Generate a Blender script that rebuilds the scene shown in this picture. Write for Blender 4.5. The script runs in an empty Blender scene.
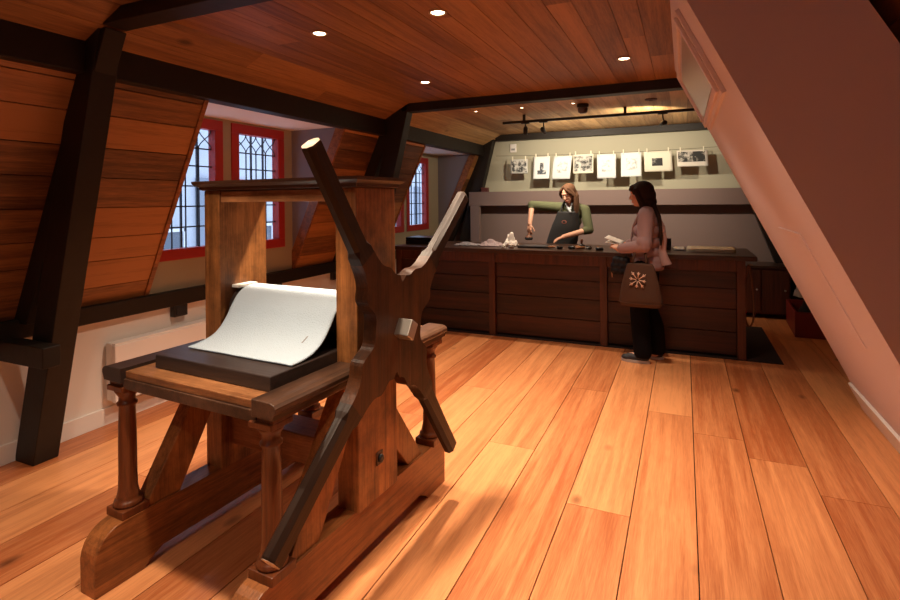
import bpy, bmesh, math, random
from mathutils import Vector, Matrix, noise
random.seed(7)
PI = math.pi
sc = bpy.context.scene
COL = sc.collection

# ------------------------------------------------------------------ camera
cam_d = bpy.data.cameras.new('camera'); cam = bpy.data.objects.new('camera', cam_d); COL.objects.link(cam)
F = 526.0
cam_d.sensor_width = 36; cam_d.lens = F/900*36; cam_d.shift_y = -100/900.0
cam_d.clip_start = .05; cam_d.clip_end = 100
YAW = math.atan(234/F); ROLL = math.atan(.010)
fw = Vector((-math.sin(YAW), math.cos(YAW), 0)); rt = Vector((math.cos(YAW), math.sin(YAW), 0)); up = Vector((0, 0, 1))
cx = rt*math.cos(ROLL) + up*(-math.sin(ROLL))*-1*-1
c_, s_ = math.cos(ROLL), math.sin(ROLL)
# image-right = c*level-right - s*level-up ; image-up = s*level-right + c*level-up
ix = rt*c_ - up*s_; iy = rt*s_ + up*c_
m = Matrix((ix, iy, -fw)).transposed().to_4x4(); m.translation = Vector((0, 0, 1.5))
cam.matrix_world = m
sc.camera = cam

# ------------------------------------------------------------------ world + exposure
w = bpy.data.worlds.new('sky'); sc.world = w; w.use_nodes = True
bg = w.node_tree.nodes['Background']; bg.inputs[0].default_value = (.72, .82, 1, 1); bg.inputs[1].default_value = 2.0
vs = sc.view_settings; vs.view_transform = 'Standard'; vs.look = 'None'; vs.exposure = 0.35; vs.gamma = 1
vs.use_curve_mapping = False

WARM = (1.0, .77, .56)
def spot(name, loc, target, power, size=100, blend=.9, rad=.04, col=WARM):
    d = bpy.data.lights.new(name, 'SPOT'); d.energy = power; d.spot_size = math.radians(size); d.spot_blend = blend
    d.shadow_soft_size = rad; d.color = col
    o = bpy.data.objects.new(name, d); COL.objects.link(o); o.location = loc
    o.rotation_euler = (Vector(target)-Vector(loc)).to_track_quat('-Z', 'Y').to_euler()
    return o
# the lamps in the ceiling: (x, y, power, size)
LAMPS = [(-1.20, 2.56, 240, 110), (-1.99, 2.57, 125, 105), (-2.01, 4.02, 50, 95), (-.386, 3.98, 85, 100), (-.39, 2.57, 75, 100),
         (-2.155, 5.60, 28, 110), (-1.62, 5.61, 32, 110), (-1.06, 5.60, 40, 115),
         (-1.20, 1.10, 110, 76), (-2.0, 1.10, 62, 110), (-.39, 1.10, 26, 95), (-1.20, -.36, 75, 125)]
for i, (x, y, p, s) in enumerate(LAMPS):
    spot('ceiling_lamp_glow', (x, y, 2.492), (x, y, 0), p, s)
# track lamps on the back wall (x, y, z, target, power, size)
TRACK = [(-1.46, 6.15, 2.28, (-1.2, 8.0, 1.45), 120, 120), (-.24, 6.14, 2.28, (-1.0, 7.4, 2.2), 60, 160),
         (-1.72, 6.10, 2.27, (-1.6, 6.3, 0.9), 30, 90)]
TCOL = (1.0, .85, .64)
for x, y, z, t, p, s in TRACK:
    spot('track_lamp_glow', (x, y, z), t, p, s, .8, .03, TCOL)

# ------------------------------------------------------------------ materials
def nd(nt, t, **k):
    n = nt.nodes.new(t)
    for a, b in k.items(): setattr(n, a, b)
    return n
def newmat(name):
    m = bpy.data.materials.new(name); m.use_nodes = True
    return m, m.node_tree, m.node_tree.nodes['Principled BSDF']
def flat(name, col, rough=.6, metal=0, spec=.5, bump=0, bscale=60, var=.0):
    m, nt, b = newmat(name)
    b.inputs['Base Color'].default_value = (*col, 1); b.inputs['Roughness'].default_value = rough
    b.inputs['Metallic'].default_value = metal; b.inputs['Specular IOR Level'].default_value = spec
    if bump or var:
        tc = nd(nt, 'ShaderNodeTexCoord'); nz = nd(nt, 'ShaderNodeTexNoise'); nz.inputs['Scale'].default_value = bscale
        nz.inputs['Detail'].default_value = 6
        nt.links.new(tc.outputs['Object'], nz.inputs['Vector'])
        if bump:
            bp = nd(nt, 'ShaderNodeBump'); bp.inputs['Strength'].default_value = bump; bp.inputs['Distance'].default_value = .01
            nt.links.new(nz.outputs['Fac'], bp.inputs['Height']); nt.links.new(bp.outputs['Normal'], b.inputs['Normal'])
        if var:
            mx = nd(nt, 'ShaderNodeMix', data_type='RGBA')
            mx.inputs[6].default_value = (*[c*(1-var) for c in col], 1); mx.inputs[7].default_value = (*[min(1, c*(1+var)) for c in col], 1)
            nt.links.new(nz.outputs['Fac'], mx.inputs[0]); nt.links.new(mx.outputs[2], b.inputs['Base Color'])
    return m
def wood(name, dark, light, grain='Y', rough=.45, planky=False, sc_=1.0, knots=True, spec=.5, hue=.35, coat=0, bump=.15, stain=0, gray=0):
    """procedural wood, grain along one object axis; 'rnd' attribute shifts the figure and tone plank by plank"""
    m, nt, b = newmat(name); L = nt.links.new
    tc = nd(nt, 'ShaderNodeTexCoord'); mp = nd(nt, 'ShaderNodeMapping')
    s = {'X': (.6, 14, 14), 'Y': (14, .6, 14), 'Z': (14, 14, .6)}[grain]
    mp.inputs['Scale'].default_value = [v*sc_ for v in s]
    vec = tc.outputs['Object']
    at = nd(nt, 'ShaderNodeAttribute', attribute_name='rnd')
    if planky:
        mul = nd(nt, 'ShaderNodeVectorMath', operation='SCALE'); mul.inputs['Scale'].default_value = 37.0
        L(at.outputs['Color'], mul.inputs[0])
        ad = nd(nt, 'ShaderNodeVectorMath', operation='ADD'); L(vec, ad.inputs[0]); L(mul.outputs[0], ad.inputs[1]); vec = ad.outputs[0]
    L(vec, mp.inputs['Vector'])
    n1 = nd(nt, 'ShaderNodeTexNoise'); n1.inputs['Scale'].default_value = 1.6; n1.inputs['Detail'].default_value = 8; n1.inputs['Distortion'].default_value = .6
    L(mp.outputs[0], n1.inputs['Vector'])
    n2 = nd(nt, 'ShaderNodeTexNoise'); n2.inputs['Scale'].default_value = 7; n2.inputs['Detail'].default_value = 4; n2.inputs['Distortion'].default_value = .2
    L(mp.outputs[0], n2.inputs['Vector'])
    mx = nd(nt, 'ShaderNodeMath', operation='MULTIPLY_ADD'); mx.inputs[1].default_value = .4
    L(n2.outputs['Fac'], mx.inputs[0]); 
    m6 = nd(nt, 'ShaderNodeMath', operation='MULTIPLY'); m6.inputs[1].default_value = .75; L(n1.outputs['Fac'], m6.inputs[0]); L(m6.outputs[0], mx.inputs[2])
    n4 = nd(nt, 'ShaderNodeTexNoise'); n4.inputs['Scale'].default_value = 26; n4.inputs['Detail'].default_value = 3
    L(mp.outputs[0], n4.inputs['Vector'])
    m8 = nd(nt, 'ShaderNodeMath', operation='MULTIPLY_ADD'); m8.inputs[1].default_value = .42; L(n4.outputs['Fac'], m8.inputs[0]); L(mx.outputs[0], m8.inputs[2])
    m9 = nd(nt, 'ShaderNodeMath', operation='SUBTRACT'); m9.inputs[1].default_value = .21; L(m8.outputs[0], m9.inputs[0])
    val = m9.outputs[0]
    if planky:
        m7 = nd(nt, 'ShaderNodeMath', operation='MULTIPLY_ADD'); m7.inputs[1].default_value = hue
        sep = nd(nt, 'ShaderNodeSeparateColor'); L(at.outputs['Color'], sep.inputs[0])
        sb = nd(nt, 'ShaderNodeMath', operation='SUBTRACT'); sb.inputs[1].default_value = .5; L(sep.outputs[0], sb.inputs[0])
        L(sb.outputs[0], m7.inputs[0]); L(val, m7.inputs[2]); val = m7.outputs[0]
    rp = nd(nt, 'ShaderNodeValToRGB'); rp.color_ramp.elements[0].position = .30; rp.color_ramp.elements[1].position = .82
    rp.color_ramp.elements[0].color = (*dark, 1); rp.color_ramp.elements[1].color = (*light, 1)
    L(val, rp.inputs[0]); colr = rp.outputs[0]
    if knots:
        mk = nd(nt, 'ShaderNodeMapping'); mk.inputs['Scale'].default_value = {'X': (2.2, 4, 4), 'Y': (4, 2.2, 4), 'Z': (4, 4, 2.2)}[grain]
        L(vec, mk.inputs['Vector'])
        vo = nd(nt, 'ShaderNodeTexVoronoi'); vo.inputs['Scale'].default_value = .8; L(mk.outputs[0], vo.inputs['Vector'])
        r2 = nd(nt, 'ShaderNodeValToRGB'); r2.color_ramp.elements[0].position = .035; r2.color_ramp.elements[1].position = .12
        r2.color_ramp.elements[0].color = (.13, .08, .05, 1); r2.color_ramp.elements[1].color = (1, 1, 1, 1)
        L(vo.outputs['Distance'], r2.inputs[0])
        mm = nd(nt, 'ShaderNodeMix', data_type='RGBA', blend_type='MULTIPLY'); mm.inputs[0].default_value = .8
        L(colr, mm.inputs[6]); L(r2.outputs[0], mm.inputs[7]); colr = mm.outputs[2]
    if stain:
        n3 = nd(nt, 'ShaderNodeTexNoise'); n3.inputs['Scale'].default_value = 4.0; n3.inputs['Detail'].default_value = 9; n3.inputs['Roughness'].default_value = .7
        L(tc.outputs['Object'], n3.inputs['Vector'])
        r3 = nd(nt, 'ShaderNodeValToRGB'); r3.color_ramp.elements[0].position = .36; r3.color_ramp.elements[1].position = .60
        r3.color_ramp.elements[0].color = (1-stain, 1-stain, 1-stain, 1); r3.color_ramp.elements[1].color = (1, 1, 1, 1)
        L(n3.outputs['Fac'], r3.inputs[0])
        ms = nd(nt, 'ShaderNodeMix', data_type='RGBA', blend_type='MULTIPLY'); ms.inputs[0].default_value = 1
        L(colr, ms.inputs[6]); L(r3.outputs[0], ms.inputs[7]); colr = ms.outputs[2]
    L(colr, b.inputs['Base Color']); b.inputs['Roughness'].default_value = rough; b.inputs['Specular IOR Level'].default_value = spec
    if coat: b.inputs['Coat Weight'].default_value = coat; b.inputs['Coat Roughness'].default_value = .25
    bp = nd(nt, 'ShaderNodeBump'); bp.inputs['Strength'].default_value = bump; bp.inputs['Distance'].default_value = .004
    L(n2.outputs['Fac'], bp.inputs['Height']); L(bp.outputs['Normal'], b.inputs['Normal'])
    return m

M = {}
M['floor'] = wood('floor_pine', (.42, .120, .038), (.80, .345, .138), 'Y', .34, True, .8, hue=.40, bump=.06)
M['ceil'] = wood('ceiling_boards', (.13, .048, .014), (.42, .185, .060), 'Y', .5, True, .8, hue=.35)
M['ceil_lit'] = wood('ceiling_boards_bounce_lit', (.30, .15, .055), (.70, .44, .19), 'Y', .5, True, .8, hue=.35)  # lighter copy for the far bay, bounced track light put into the colour
M['roof'] = wood('roof_boards', (.10, .036, .010), (.46, .190, .056), 'Y', .5, True, .8, hue=.62)
M['beam'] = flat('dark_beam', (.016, .011, .008), .5, spec=.3, bump=.15, bscale=20, var=.3)
M['mauve'] = flat('taupe_paint_dim', (.21, .145, .130), .8, bump=.03, bscale=120)  # darker copy of the taupe paint, dimmer light on the back wall in its colour
M['paint_lit'] = flat('taupe_paint_lit', (.70, .61, .63), .8, bump=.03, bscale=120)  # lighter copy of that paint, lamplight on the enclosure put into the colour
M['cream'] = flat('cream_paint', (.44, .415, .31), .8, bump=.05, bscale=80)
M['dorm'] = flat('dormer_paint', (.38, .34, .23), .75)
M['dormgrey'] = flat('dormer_grey', (.24, .22, .25), .8)
M['white'] = flat('white_paint', (.84, .80, .76), .6)
M['plaster'] = flat('white_plaster', (.82, .77, .72), .85, bump=.05, bscale=50)
M['red'] = flat('red_window_paint', (.40, .025, .022), .45)
M['lead'] = flat('lead_came', (.045, .05, .06), .5, .4)
M['iron'] = flat('iron_bar', (.03, .035, .045), .6)
M['press'] = wood('press_oak', (.12, .036, .010), (.60, .24, .070), 'Z', .42, sc_=1.1, stain=.62, bump=.25)
M['pressY'] = wood('press_oak_long', (.10, .030, .009), (.50, .175, .048), 'Y', .42, sc_=1.1, stain=.35, bump=.2)
M['pressX'] = wood('press_oak_cross', (.15, .050, .016), (.56, .25, .10), 'X', .40, sc_=1.1, stain=.5, bump=.2)
M['pressdark'] = wood('press_dark_rail', (.035, .017, .011), (.15, .072, .04), 'Y', .38, sc_=1.2, knots=False, stain=.5)
M['presscol'] = wood('press_column', (.055, .014, .005), (.20, .055, .017), 'Z', .32, sc_=1.2, knots=False)
M['cap'] = wood('press_cap', (.03, .012, .008), (.10, .045, .024), 'X', .35, knots=False)
M['star'] = wood('star_hub', (.018, .007, .003), (.115, .038, .012), 'Z', .40, spec=.3, sc_=1.0, stain=.55, bump=.25)
M['arm'] = wood('star_arm', (.008, .004, .003), (.034, .015, .008), 'X', .36, spec=.3, knots=False, stain=.3, bump=.2)
M['endlit'] = wood('lit_arm_end_grain', (.40, .30, .22), (.72, .60, .48), 'Z', .5, knots=False)  # arm end faces made pale, the lamp's bright highlight put into the colour
M['bed'] = wood('press_bed', (.018, .013, .013), (.055, .036, .03), 'X', .42, knots=False)
M['iron2'] = flat('worn_iron', (.50, .47, .42), .35, .8)
M['felt'] = flat('white_felt', (.56, .70, .82), .95, bump=.5, bscale=220, var=.06)
M['counter'] = wood('counter_wood', (.009, .003, .002), (.085, .020, .008), 'X', .42, True, .8, hue=.3, knots=True)
M['counterZ'] = wood('counter_post', (.030, .009, .004), (.13, .034, .014), 'Z', .42, knots=False)
M['ctop'] = wood('counter_top', (.02, .010, .007), (.075, .035, .022), 'X', .30, knots=False)
M['black'] = flat('black_paint', (.012, .012, .014), .35)
M['blackm'] = flat('matte_black', (.014, .013, .014), .8)
M['paper'] = flat('white_paper', (.80, .80, .76), .9)
M['paperc'] = flat('cream_paper', (.74, .70, .56), .9)
M['mat'] = flat('dark_mat', (.018, .006, .004), .9, bump=.4, bscale=200)

def emit(name, col, s):
    m, nt, b = newmat(name); b.inputs['Base Color'].default_value = (*col, 1)
    b.inputs['Emission Color'].default_value = (*col, 1); b.inputs['Emission Strength'].default_value = s
    return m
M['lamp'] = emit('lamp_glow', (1, .80, .55), 14)
def glassmat():
    m = bpy.data.materials.new('old_glass'); m.use_nodes = True; nt = m.node_tree; nt.nodes.clear()
    o = nd(nt, 'ShaderNodeOutputMaterial'); t = nd(nt, 'ShaderNodeBsdfTransparent'); g = nd(nt, 'ShaderNodeBsdfGlossy')
    t.inputs[0].default_value = (.90, .94, 1, 1); g.inputs['Roughness'].default_value = .08
    mx = nd(nt, 'ShaderNodeMixShader'); mx.inputs[0].default_value = .06
    nt.links.new(t.outputs[0], mx.inputs[1]); nt.links.new(g.outputs[0], mx.inputs[2]); nt.links.new(mx.outputs[0], o.inputs[0])
    return m
M['glass'] = glassmat()

# ------------------------------------------------------------------ mesh helpers
class MB:
    def __init__(s): s.bm = bmesh.new(); s.lay = s.bm.loops.layers.float_color.new('rnd')
    def _rnd(s, faces, r=None):
        if r is None: r = (random.random(), random.random(), random.random(), 1)
        for f in faces:
            for l in f.loops: l[s.lay] = r
    def box(s, x0, x1, y0, y1, z0, z1, bev=0, mat=None, mi=0):
        vs_ = [s.bm.verts.new(p) for p in [(x0,y0,z0),(x1,y0,z0),(x1,y1,z0),(x0,y1,z0),(x0,y0,z1),(x1,y0,z1),(x1,y1,z1),(x0,y1,z1)]]
        if mat is not None:
            for v in vs_: v.co = mat @ v.co
        fs = [s.bm.faces.new([vs_[i] for i in q]) for q in [(0,3,2,1),(4,5,6,7),(0,1,5,4),(1,2,6,5),(2,3,7,6),(3,0,4,7)]]
        for f in fs: f.material_index = mi
        s._rnd(fs)
        if bev:
            es = list({e for f in fs for e in f.edges})
            bmesh.ops.bevel(s.bm, geom=es, offset=bev, segments=2, affect='EDGES', profile=.5)
        return s
    def hexa(s, pts, bev=0, mi=0):
        """8 points: bottom ring (4), top ring (4)"""
        vs_ = [s.bm.verts.new(p) for p in pts]
        fs = [s.bm.faces.new([vs_[i] for i in q]) for q in [(0,3,2,1),(4,5,6,7),(0,1,5,4),(1,2,6,5),(2,3,7,6),(3,0,4,7)]]
        for f in fs: f.material_index = mi
        s._rnd(fs)
        if bev:
            es = list({e for f in fs for e in f.edges})
            bmesh.ops.bevel(s.bm, geom=es, offset=bev, segments=2, affect='EDGES', profile=.5)
        return s
    def prism(s, poly, d0, d1, fn, bev=0):
        """poly 2D list, extruded d0..d1; fn(u,v,d)->3D"""
        a = [s.bm.verts.new(fn(u, v, d0)) for u, v in poly]; b = [s.bm.verts.new(fn(u, v, d1)) for u, v in poly]
        n = len(poly); fs = [s.bm.faces.new(a[::-1]), s.bm.faces.new(b)]
        for i in range(n): fs.append(s.bm.faces.new([a[i], a[(i+1) % n], b[(i+1) % n], b[i]]))
        s._rnd(fs)
        if bev:
            es = list(set(fs[0].edges) | set(fs[1].edges))
            bmesh.ops.bevel(s.bm, geom=es, offset=bev, segments=2, affect='EDGES', profile=.5)
        return s
    def lathe(s, prof, seg=32, mat=None):
        """prof list of (r,z) around Z"""
        rings = []
        for r, z in prof:
            ring = []
            for k in range(seg):
                a = 2*PI*k/seg; p = Vector((r*math.cos(a), r*math.sin(a), z))
                if mat is not None: p = mat @ p
                ring.append(s.bm.verts.new(p))
            rings.append(ring)
        fs = []
        for i in range(len(rings)-1):
            for k in range(seg):
                f = s.bm.faces.new([rings[i][k], rings[i][(k+1) % seg], rings[i+1][(k+1) % seg], rings[i+1][k]]); f.smooth = True; fs.append(f)
        fs.append(s.bm.faces.new(rings[0][::-1])); fs.append(s.bm.faces.new(rings[-1]))
        s._rnd(fs); return s
    def tube(s, pts, r, seg=10, rs=None):
        pts = [Vector(p) for p in pts]; rings = []
        prev = None
        for i, p in enumerate(pts):
            t = (pts[min(i+1, len(pts)-1)]-pts[max(i-1, 0)]).normalized()
            if prev is None:
                u = t.orthogonal().normalized()
            else:
                u = (prev - t*prev.dot(t)).normalized()
            prev = u; v = t.cross(u); rr = rs[i] if rs else r
            rings.append([s.bm.verts.new(p + (u*math.cos(2*PI*k/seg)+v*math.sin(2*PI*k/seg))*rr) for k in range(seg)])
        fs = []
        for i in range(len(rings)-1):
            for k in range(seg):
                f = s.bm.faces.new([rings[i][k], rings[i][(k+1) % seg], rings[i+1][(k+1) % seg], rings[i+1][k]]); f.smooth = True; fs.append(f)
        fs.append(s.bm.faces.new(rings[0][::-1])); fs.append(s.bm.faces.new(rings[-1])); s._rnd(fs); return s
    def grid(s, nu, nv, fn, thick=0, smooth=True):
        V = [[s.bm.verts.new(fn(i/nu, j/nv)) for j in range(nv+1)] for i in range(nu+1)]
        fs = []
        for i in range(nu):
            for j in range(nv):
                f = s.bm.faces.new([V[i][j], V[i+1][j], V[i+1][j+1], V[i][j+1]]); f.smooth = smooth; fs.append(f)
        s._rnd(fs)
        if thick:
            r = bmesh.ops.solidify(s.bm, geom=fs, thickness=thick)
        return s
    def build(s, name, mat, parent=None, loc=None, rot=None):
        bmesh.ops.recalc_face_normals(s.bm, faces=s.bm.faces)
        me = bpy.data.meshes.new(name); s.bm.to_mesh(me); s.bm.free()
        for mm in (mat if isinstance(mat, (list, tuple)) else [mat]): me.materials.append(mm)
        o = bpy.data.objects.new(name, me); COL.objects.link(o)
        if parent: o.parent = parent
        if loc: o.location = loc
        if rot: o.rotation_euler = rot
        return o
def thing(name, label, cat, loc=(0, 0, 0), rz=0, group=None):
    o = bpy.data.objects.new(name, None); COL.objects.link(o); o.location = loc; o.rotation_euler = (0, 0, rz)
    o.empty_display_size = .1
    return tag(o, label, cat, group)
def tag(o, label, cat, group=None):
    o['label'] = label; o['category'] = cat
    if group: o['group'] = group
    return o
def struct(o):
    o['kind'] = 'structure'; return o
def copy_tree(o, parent=None):
    c = o.copy(); COL.objects.link(c); c.parent = parent
    for ch in list(o.children): copy_tree(ch, c)
    return c
def wedge_planks(mb, u0, u1, v0, v1, width, fn, thick=.02, gap=.003, joint=None, jit=.15, edges=None):
    """planks run along u, stacked in v. fn(u,v,d)"""
    v = v0; k = 0
    if edges is None:
        edges = [v0]
        while edges[-1] < v1-width*.4:
            edges.append(min(v1, edges[-1]+width*(1+random.uniform(-jit, jit))))
        edges[-1] = v1
    for a, b in zip(edges[:-1], edges[1:]):
        us = [u0]
        if joint:
            x = u0+random.uniform(.3, 1)*joint
            while x < u1-.4: us.append(x); x += joint*random.uniform(.7, 1.3)
        us.append(u1)
        for p, q in zip(us[:-1], us[1:]):
            g = gap/2
            mb.hexa([fn(p+g*.5, a+g, -thick), fn(q-g*.5, a+g, -thick), fn(q-g*.5, b-g, -thick), fn(p+g*.5, b-g, -thick),
                     fn(p+g*.5, a+g, 0), fn(q-g*.5, a+g, 0), fn(q-g*.5, b-g, 0), fn(p+g*.5, b-g, 0)])

# ------------------------------------------------------------------ room shell
Y0, Y1 = -3.0, 8.0
XL, XR = -3.60, 1.56
ZC = 2.511
RS = .456
def rxl(z): return -3.98+RS*z
def rxr(z): return 1.88-.50*z
mb = MB()
mb.box(XL-.3, 2.2, Y0-.2, Y1+.3, -.08, -.021)
for f in mb.bm.faces: f.material_index = 1
edges = [-3.95, -3.62, -3.34, -3.06, -2.77, -2.47, -2.19, -1.92, -1.65, -1.37, -1.12, -.83, -.545, -.245, .04, .325, .612, .90, 1.2, 1.5, 1.85, 2.2]
wedge_planks(mb, Y0-.2, Y1+.3, 0, 0, .3, lambda u, v, d: (v, u, d), .02, .005, 3.6, edges=edges)
struct(mb.build('floor', [M['floor'], M['blackm']]))

# ceiling boards run towards the back wall
mb = MB()
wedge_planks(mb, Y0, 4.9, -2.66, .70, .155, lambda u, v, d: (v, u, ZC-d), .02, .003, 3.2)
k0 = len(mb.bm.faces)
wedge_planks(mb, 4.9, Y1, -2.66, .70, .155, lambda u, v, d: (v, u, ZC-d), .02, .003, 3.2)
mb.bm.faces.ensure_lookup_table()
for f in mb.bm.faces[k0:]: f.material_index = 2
mb.box(-2.7, .8, Y0, Y1, ZC+.021, ZC+.06)
for f in mb.bm.faces:
    if f.calc_center_median().z > ZC+.0205 and len(f.verts) == 4 and f.calc_area() > 5: f.material_index = 1
struct(mb.build('ceiling', [M['ceil'], M['blackm'], M['ceil_lit']]))

# left upper slope between purlin and ceiling
def slope_fn(xa, za, xb, zb, sgn=1):
    dx, dz = xb-xa, zb-za; L = math.hypot(dx, dz); ux, uz = dx/L, dz/L
    nx, nz = -uz*sgn, ux*sgn
    return L, (lambda u, v, d: (xa+ux*v - nx*d*-1, u, za+uz*v - nz*d*-1))
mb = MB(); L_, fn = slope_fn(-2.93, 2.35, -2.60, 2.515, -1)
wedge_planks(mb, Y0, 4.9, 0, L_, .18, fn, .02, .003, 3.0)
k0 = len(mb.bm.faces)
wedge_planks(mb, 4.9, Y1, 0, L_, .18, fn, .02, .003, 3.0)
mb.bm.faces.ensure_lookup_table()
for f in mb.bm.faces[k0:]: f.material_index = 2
mb.hexa([fn(Y0, 0, -.06), fn(Y1, 0, -.06), fn(Y1, L_, -.06), fn(Y0, L_, -.06), fn(Y0, 0, -.023), fn(Y1, 0, -.023), fn(Y1, L_, -.023), fn(Y0, L_, -.023)], mi=1)
struct(mb.build('ceiling_left_slope', [M['ceil'], M['blackm'], M['ceil_lit']]))
# left main roof slope, bays between dormers
mb = MB(); zb, zt = .80, 2.30
L_, fn = slope_fn(rxl(zb), zb, rxl(zt), zt, -1)
D1 = (2.62, 4.21); D2 = (5.95, 7.67)
ed = [0, .16, .36, .53, .74, .94, 1.13, 1.33, 1.50, L_]
for a, b in ((Y0, 1.84), (1.84, D1[0]), (D1[1], D2[0]), (D2[1], Y1)):
    wedge_planks(mb, a, b, 0, L_, .2, fn, .022, .006, 3.4, edges=ed)
k0 = len(mb.bm.faces)
for a, b in ((Y0, 1.84), (1.84, D1[0]), (D1[1], D2[0]), (D2[1], Y1)):
    a += .035; b -= .035; mb.hexa([fn(a, 0, -.05), fn(b, 0, -.05), fn(b, L_, -.05), fn(a, L_, -.05), fn(a, 0, -.023), fn(b, 0, -.023), fn(b, L_, -.023), fn(a, L_, -.023)], mi=1)
struct(mb.build('wall_left_slope', [M['roof'], M['blackm']]))
def boardtrim(n, y, w=.035):
    mb = MB(); za, zb_ = .82, 2.22
    mb.hexa([(rxl(za)-.10, y-w/2, za), (rxl(za)+.012, y-w/2, za), (rxl(za)+.012, y+w/2, za), (rxl(za)-.10, y+w/2, za),
             (rxl(zb_)-.10, y-w/2, zb_), (rxl(zb_)+.012, y-w/2, zb_), (rxl(zb_)+.012, y+w/2, zb_), (rxl(zb_)-.10, y+w/2, zb_)], .003)
    struct(mb.build('trim_%d' % n, M['pressY']))
boardtrim(1, D1[0]-.012); boardtrim(2, D1[1], .024); boardtrim(3, D2[0]-.012, .03); boardtrim(4, D2[1], .024)

# knee wall, rail, skirting
mb = MB(); mb.box(XL-.12, XL, Y0, Y1, 0, .80); struct(mb.build('wall_left', M['plaster']))
mb = MB(); mb.box(XL, XL+.018, Y0, Y1-.02, 0, .115, .004); struct(mb.build('baseboard_left', M['white']))
mb = MB(); mb.box(XL-.02, XL+.05, Y0, 7.9, .712, .825, .006); struct(mb.build('trim_5', M['beam']))
# purlin
mb = MB(); mb.box(-3.02, -2.90, Y0, 7.9, 2.195, 2.380, .006); struct(mb.build('trim_6', M['beam']))

# dormers
def dormer(n, y0, y1, wins, wz0, wz1, mside, wn):
    xw = -3.62; mb = MB()
    # window wall in strips round the openings
    mb.box(xw-.10, xw, y0, y1, .80, wz0)
    mb.box(xw-.10, xw, y0, y1, wz1, 2.26)
    ys = [y0]+[v for p in wins for v in p]+[y1]
    for a, b in zip(ys[0::2], ys[1::2]):
        if b-a > .002: mb.box(xw-.10, xw, a, b, wz0, wz1)
    struct(mb.build('wall_dormer_front_%d' % n, M['dorm']))
    mb = MB(); mb.box(xw-.1, -2.97, y0-.05, y1+.05, 2.215, 2.26); struct(mb.build('ceiling_dormer_%d' % n, M['plaster']))
    for nm, ya, yb in (('near', y0-.03, y0), ('far', y1, y1+.03)):
        mb = MB(); za, zb_ = .80, 2.24
        mb.hexa([(xw-.1, ya, za), (rxl(za)-.012, ya, za), (rxl(za)-.012, yb, za), (xw-.1, yb, za),
                 (xw-.1, ya, zb_), (rxl(zb_)-.012, ya, zb_), (rxl(zb_)-.012, yb, zb_), (xw-.1, yb, zb_)])
        struct(mb.build('wall_dormer_%s_%d' % (nm, n), mside))
    for k, (a, b) in enumerate(wins):
        t = bpy.data.objects.new('window_%d' % (wn+k), None); COL.objects.link(t); t.location = (xw, a, wz0); struct(t)
        W, H = b-a, wz1-wz0; fwid = .085
        mb = MB()
        mb.box(-.07, .012, 0, W, 0, fwid, .004); mb.box(-.07, .012, 0, W, H-fwid, H, .004)
        mb.box(-.07, .012, 0, fwid, fwid, H-fwid, .004); mb.box(-.07, .012, W-fwid, W, fwid, H-fwid, .004)
        mb.build('window_frame', M['red'], t)
        mb = MB(); mb.box(-.045, -.041, fwid, W-fwid, fwid, H-fwid); mb.build('pane', M['glass'], t)
        pw, ph = W-2*fwid, H-2*fwid
        mb = MB(); r = .0055; xx = -.036
        nrow = 5; rows = [fwid+ph*q for q in (.17, .34, .51, .68, .83)]
        for z in rows: mb.box(xx-.004, xx+.004, fwid, W-fwid, z-r, z+r)
        ncol = 4
        for c in range(1, ncol):
            y = fwid+pw*c/ncol; mb.box(xx-.004, xx+.004, y-r*.8, y+r*.8, fwid, rows[-1])
        # interlaced pointed arches in the top row
        zt, zb2 = H-fwid, rows[-1]; cw = pw/ncol
        for c in range(ncol):
            for sg in (-1, 1):
                pts = []
                for q in range(9):
                    t_ = q/8; yy = fwid+cw*(c+.5)+sg*(cw*.5-cw*math.sin(t_*PI/2)*(1.0 if t_ < .5 else 1.0)); yy = fwid+cw*(c+.5)+sg*cw*.5*math.cos(t_*PI)
                    pts.append((xx, yy, zb2+(zt-zb2)*t_))
                mb.tube(pts, .0045, 6)
        mb.build('leading', M['lead'], t)
        mb = MB()
        for c in (.22, .55, .86): mb.box(-.13, -.115, fwid+pw*c-.007, fwid+pw*c+.007, -.0, H)
        mb.build('window_bars', M['iron'], t)
dormer(1, D1[0], D1[1], [(2.655, 3.335), (3.43, 4.09)], 1.055, 2.195, M['dormgrey'], 1)
dormer(2, D2[0], D2[1], [(5.99, 6.515), (6.605, 7.305)], 1.055, 2.145, M['dormgrey'], 3)

# back wall: cream above, taupe below; boxed ledge
mb = MB(); mb.box(XL-.2, 2.2, Y1, Y1+.12, 1.45, 2.6); struct(mb.build('wall_back_upper', M['cream']))
mb = MB(); mb.box(XL-.2, 2.2, Y1, Y1+.12, 0, 1.45); struct(mb.build('wall_back', M['mauve']))
mb = MB(); mb.box(-3.12, 1.15, 7.75, 7.836, 1.405, 1.622, .004); struct(mb.build('trim_7', M['mauve']))
mb = MB(); mb.box(-3.10, -2.95, 7.755, 7.835, 0, 1.404, .004); struct(mb.build('trim_8', M['mauve']))
mb = MB(); mb.box(XL, 1.5, Y1-.018, Y1, 0, .12); struct(mb.build('baseboard_back', M['mauve']))
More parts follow.
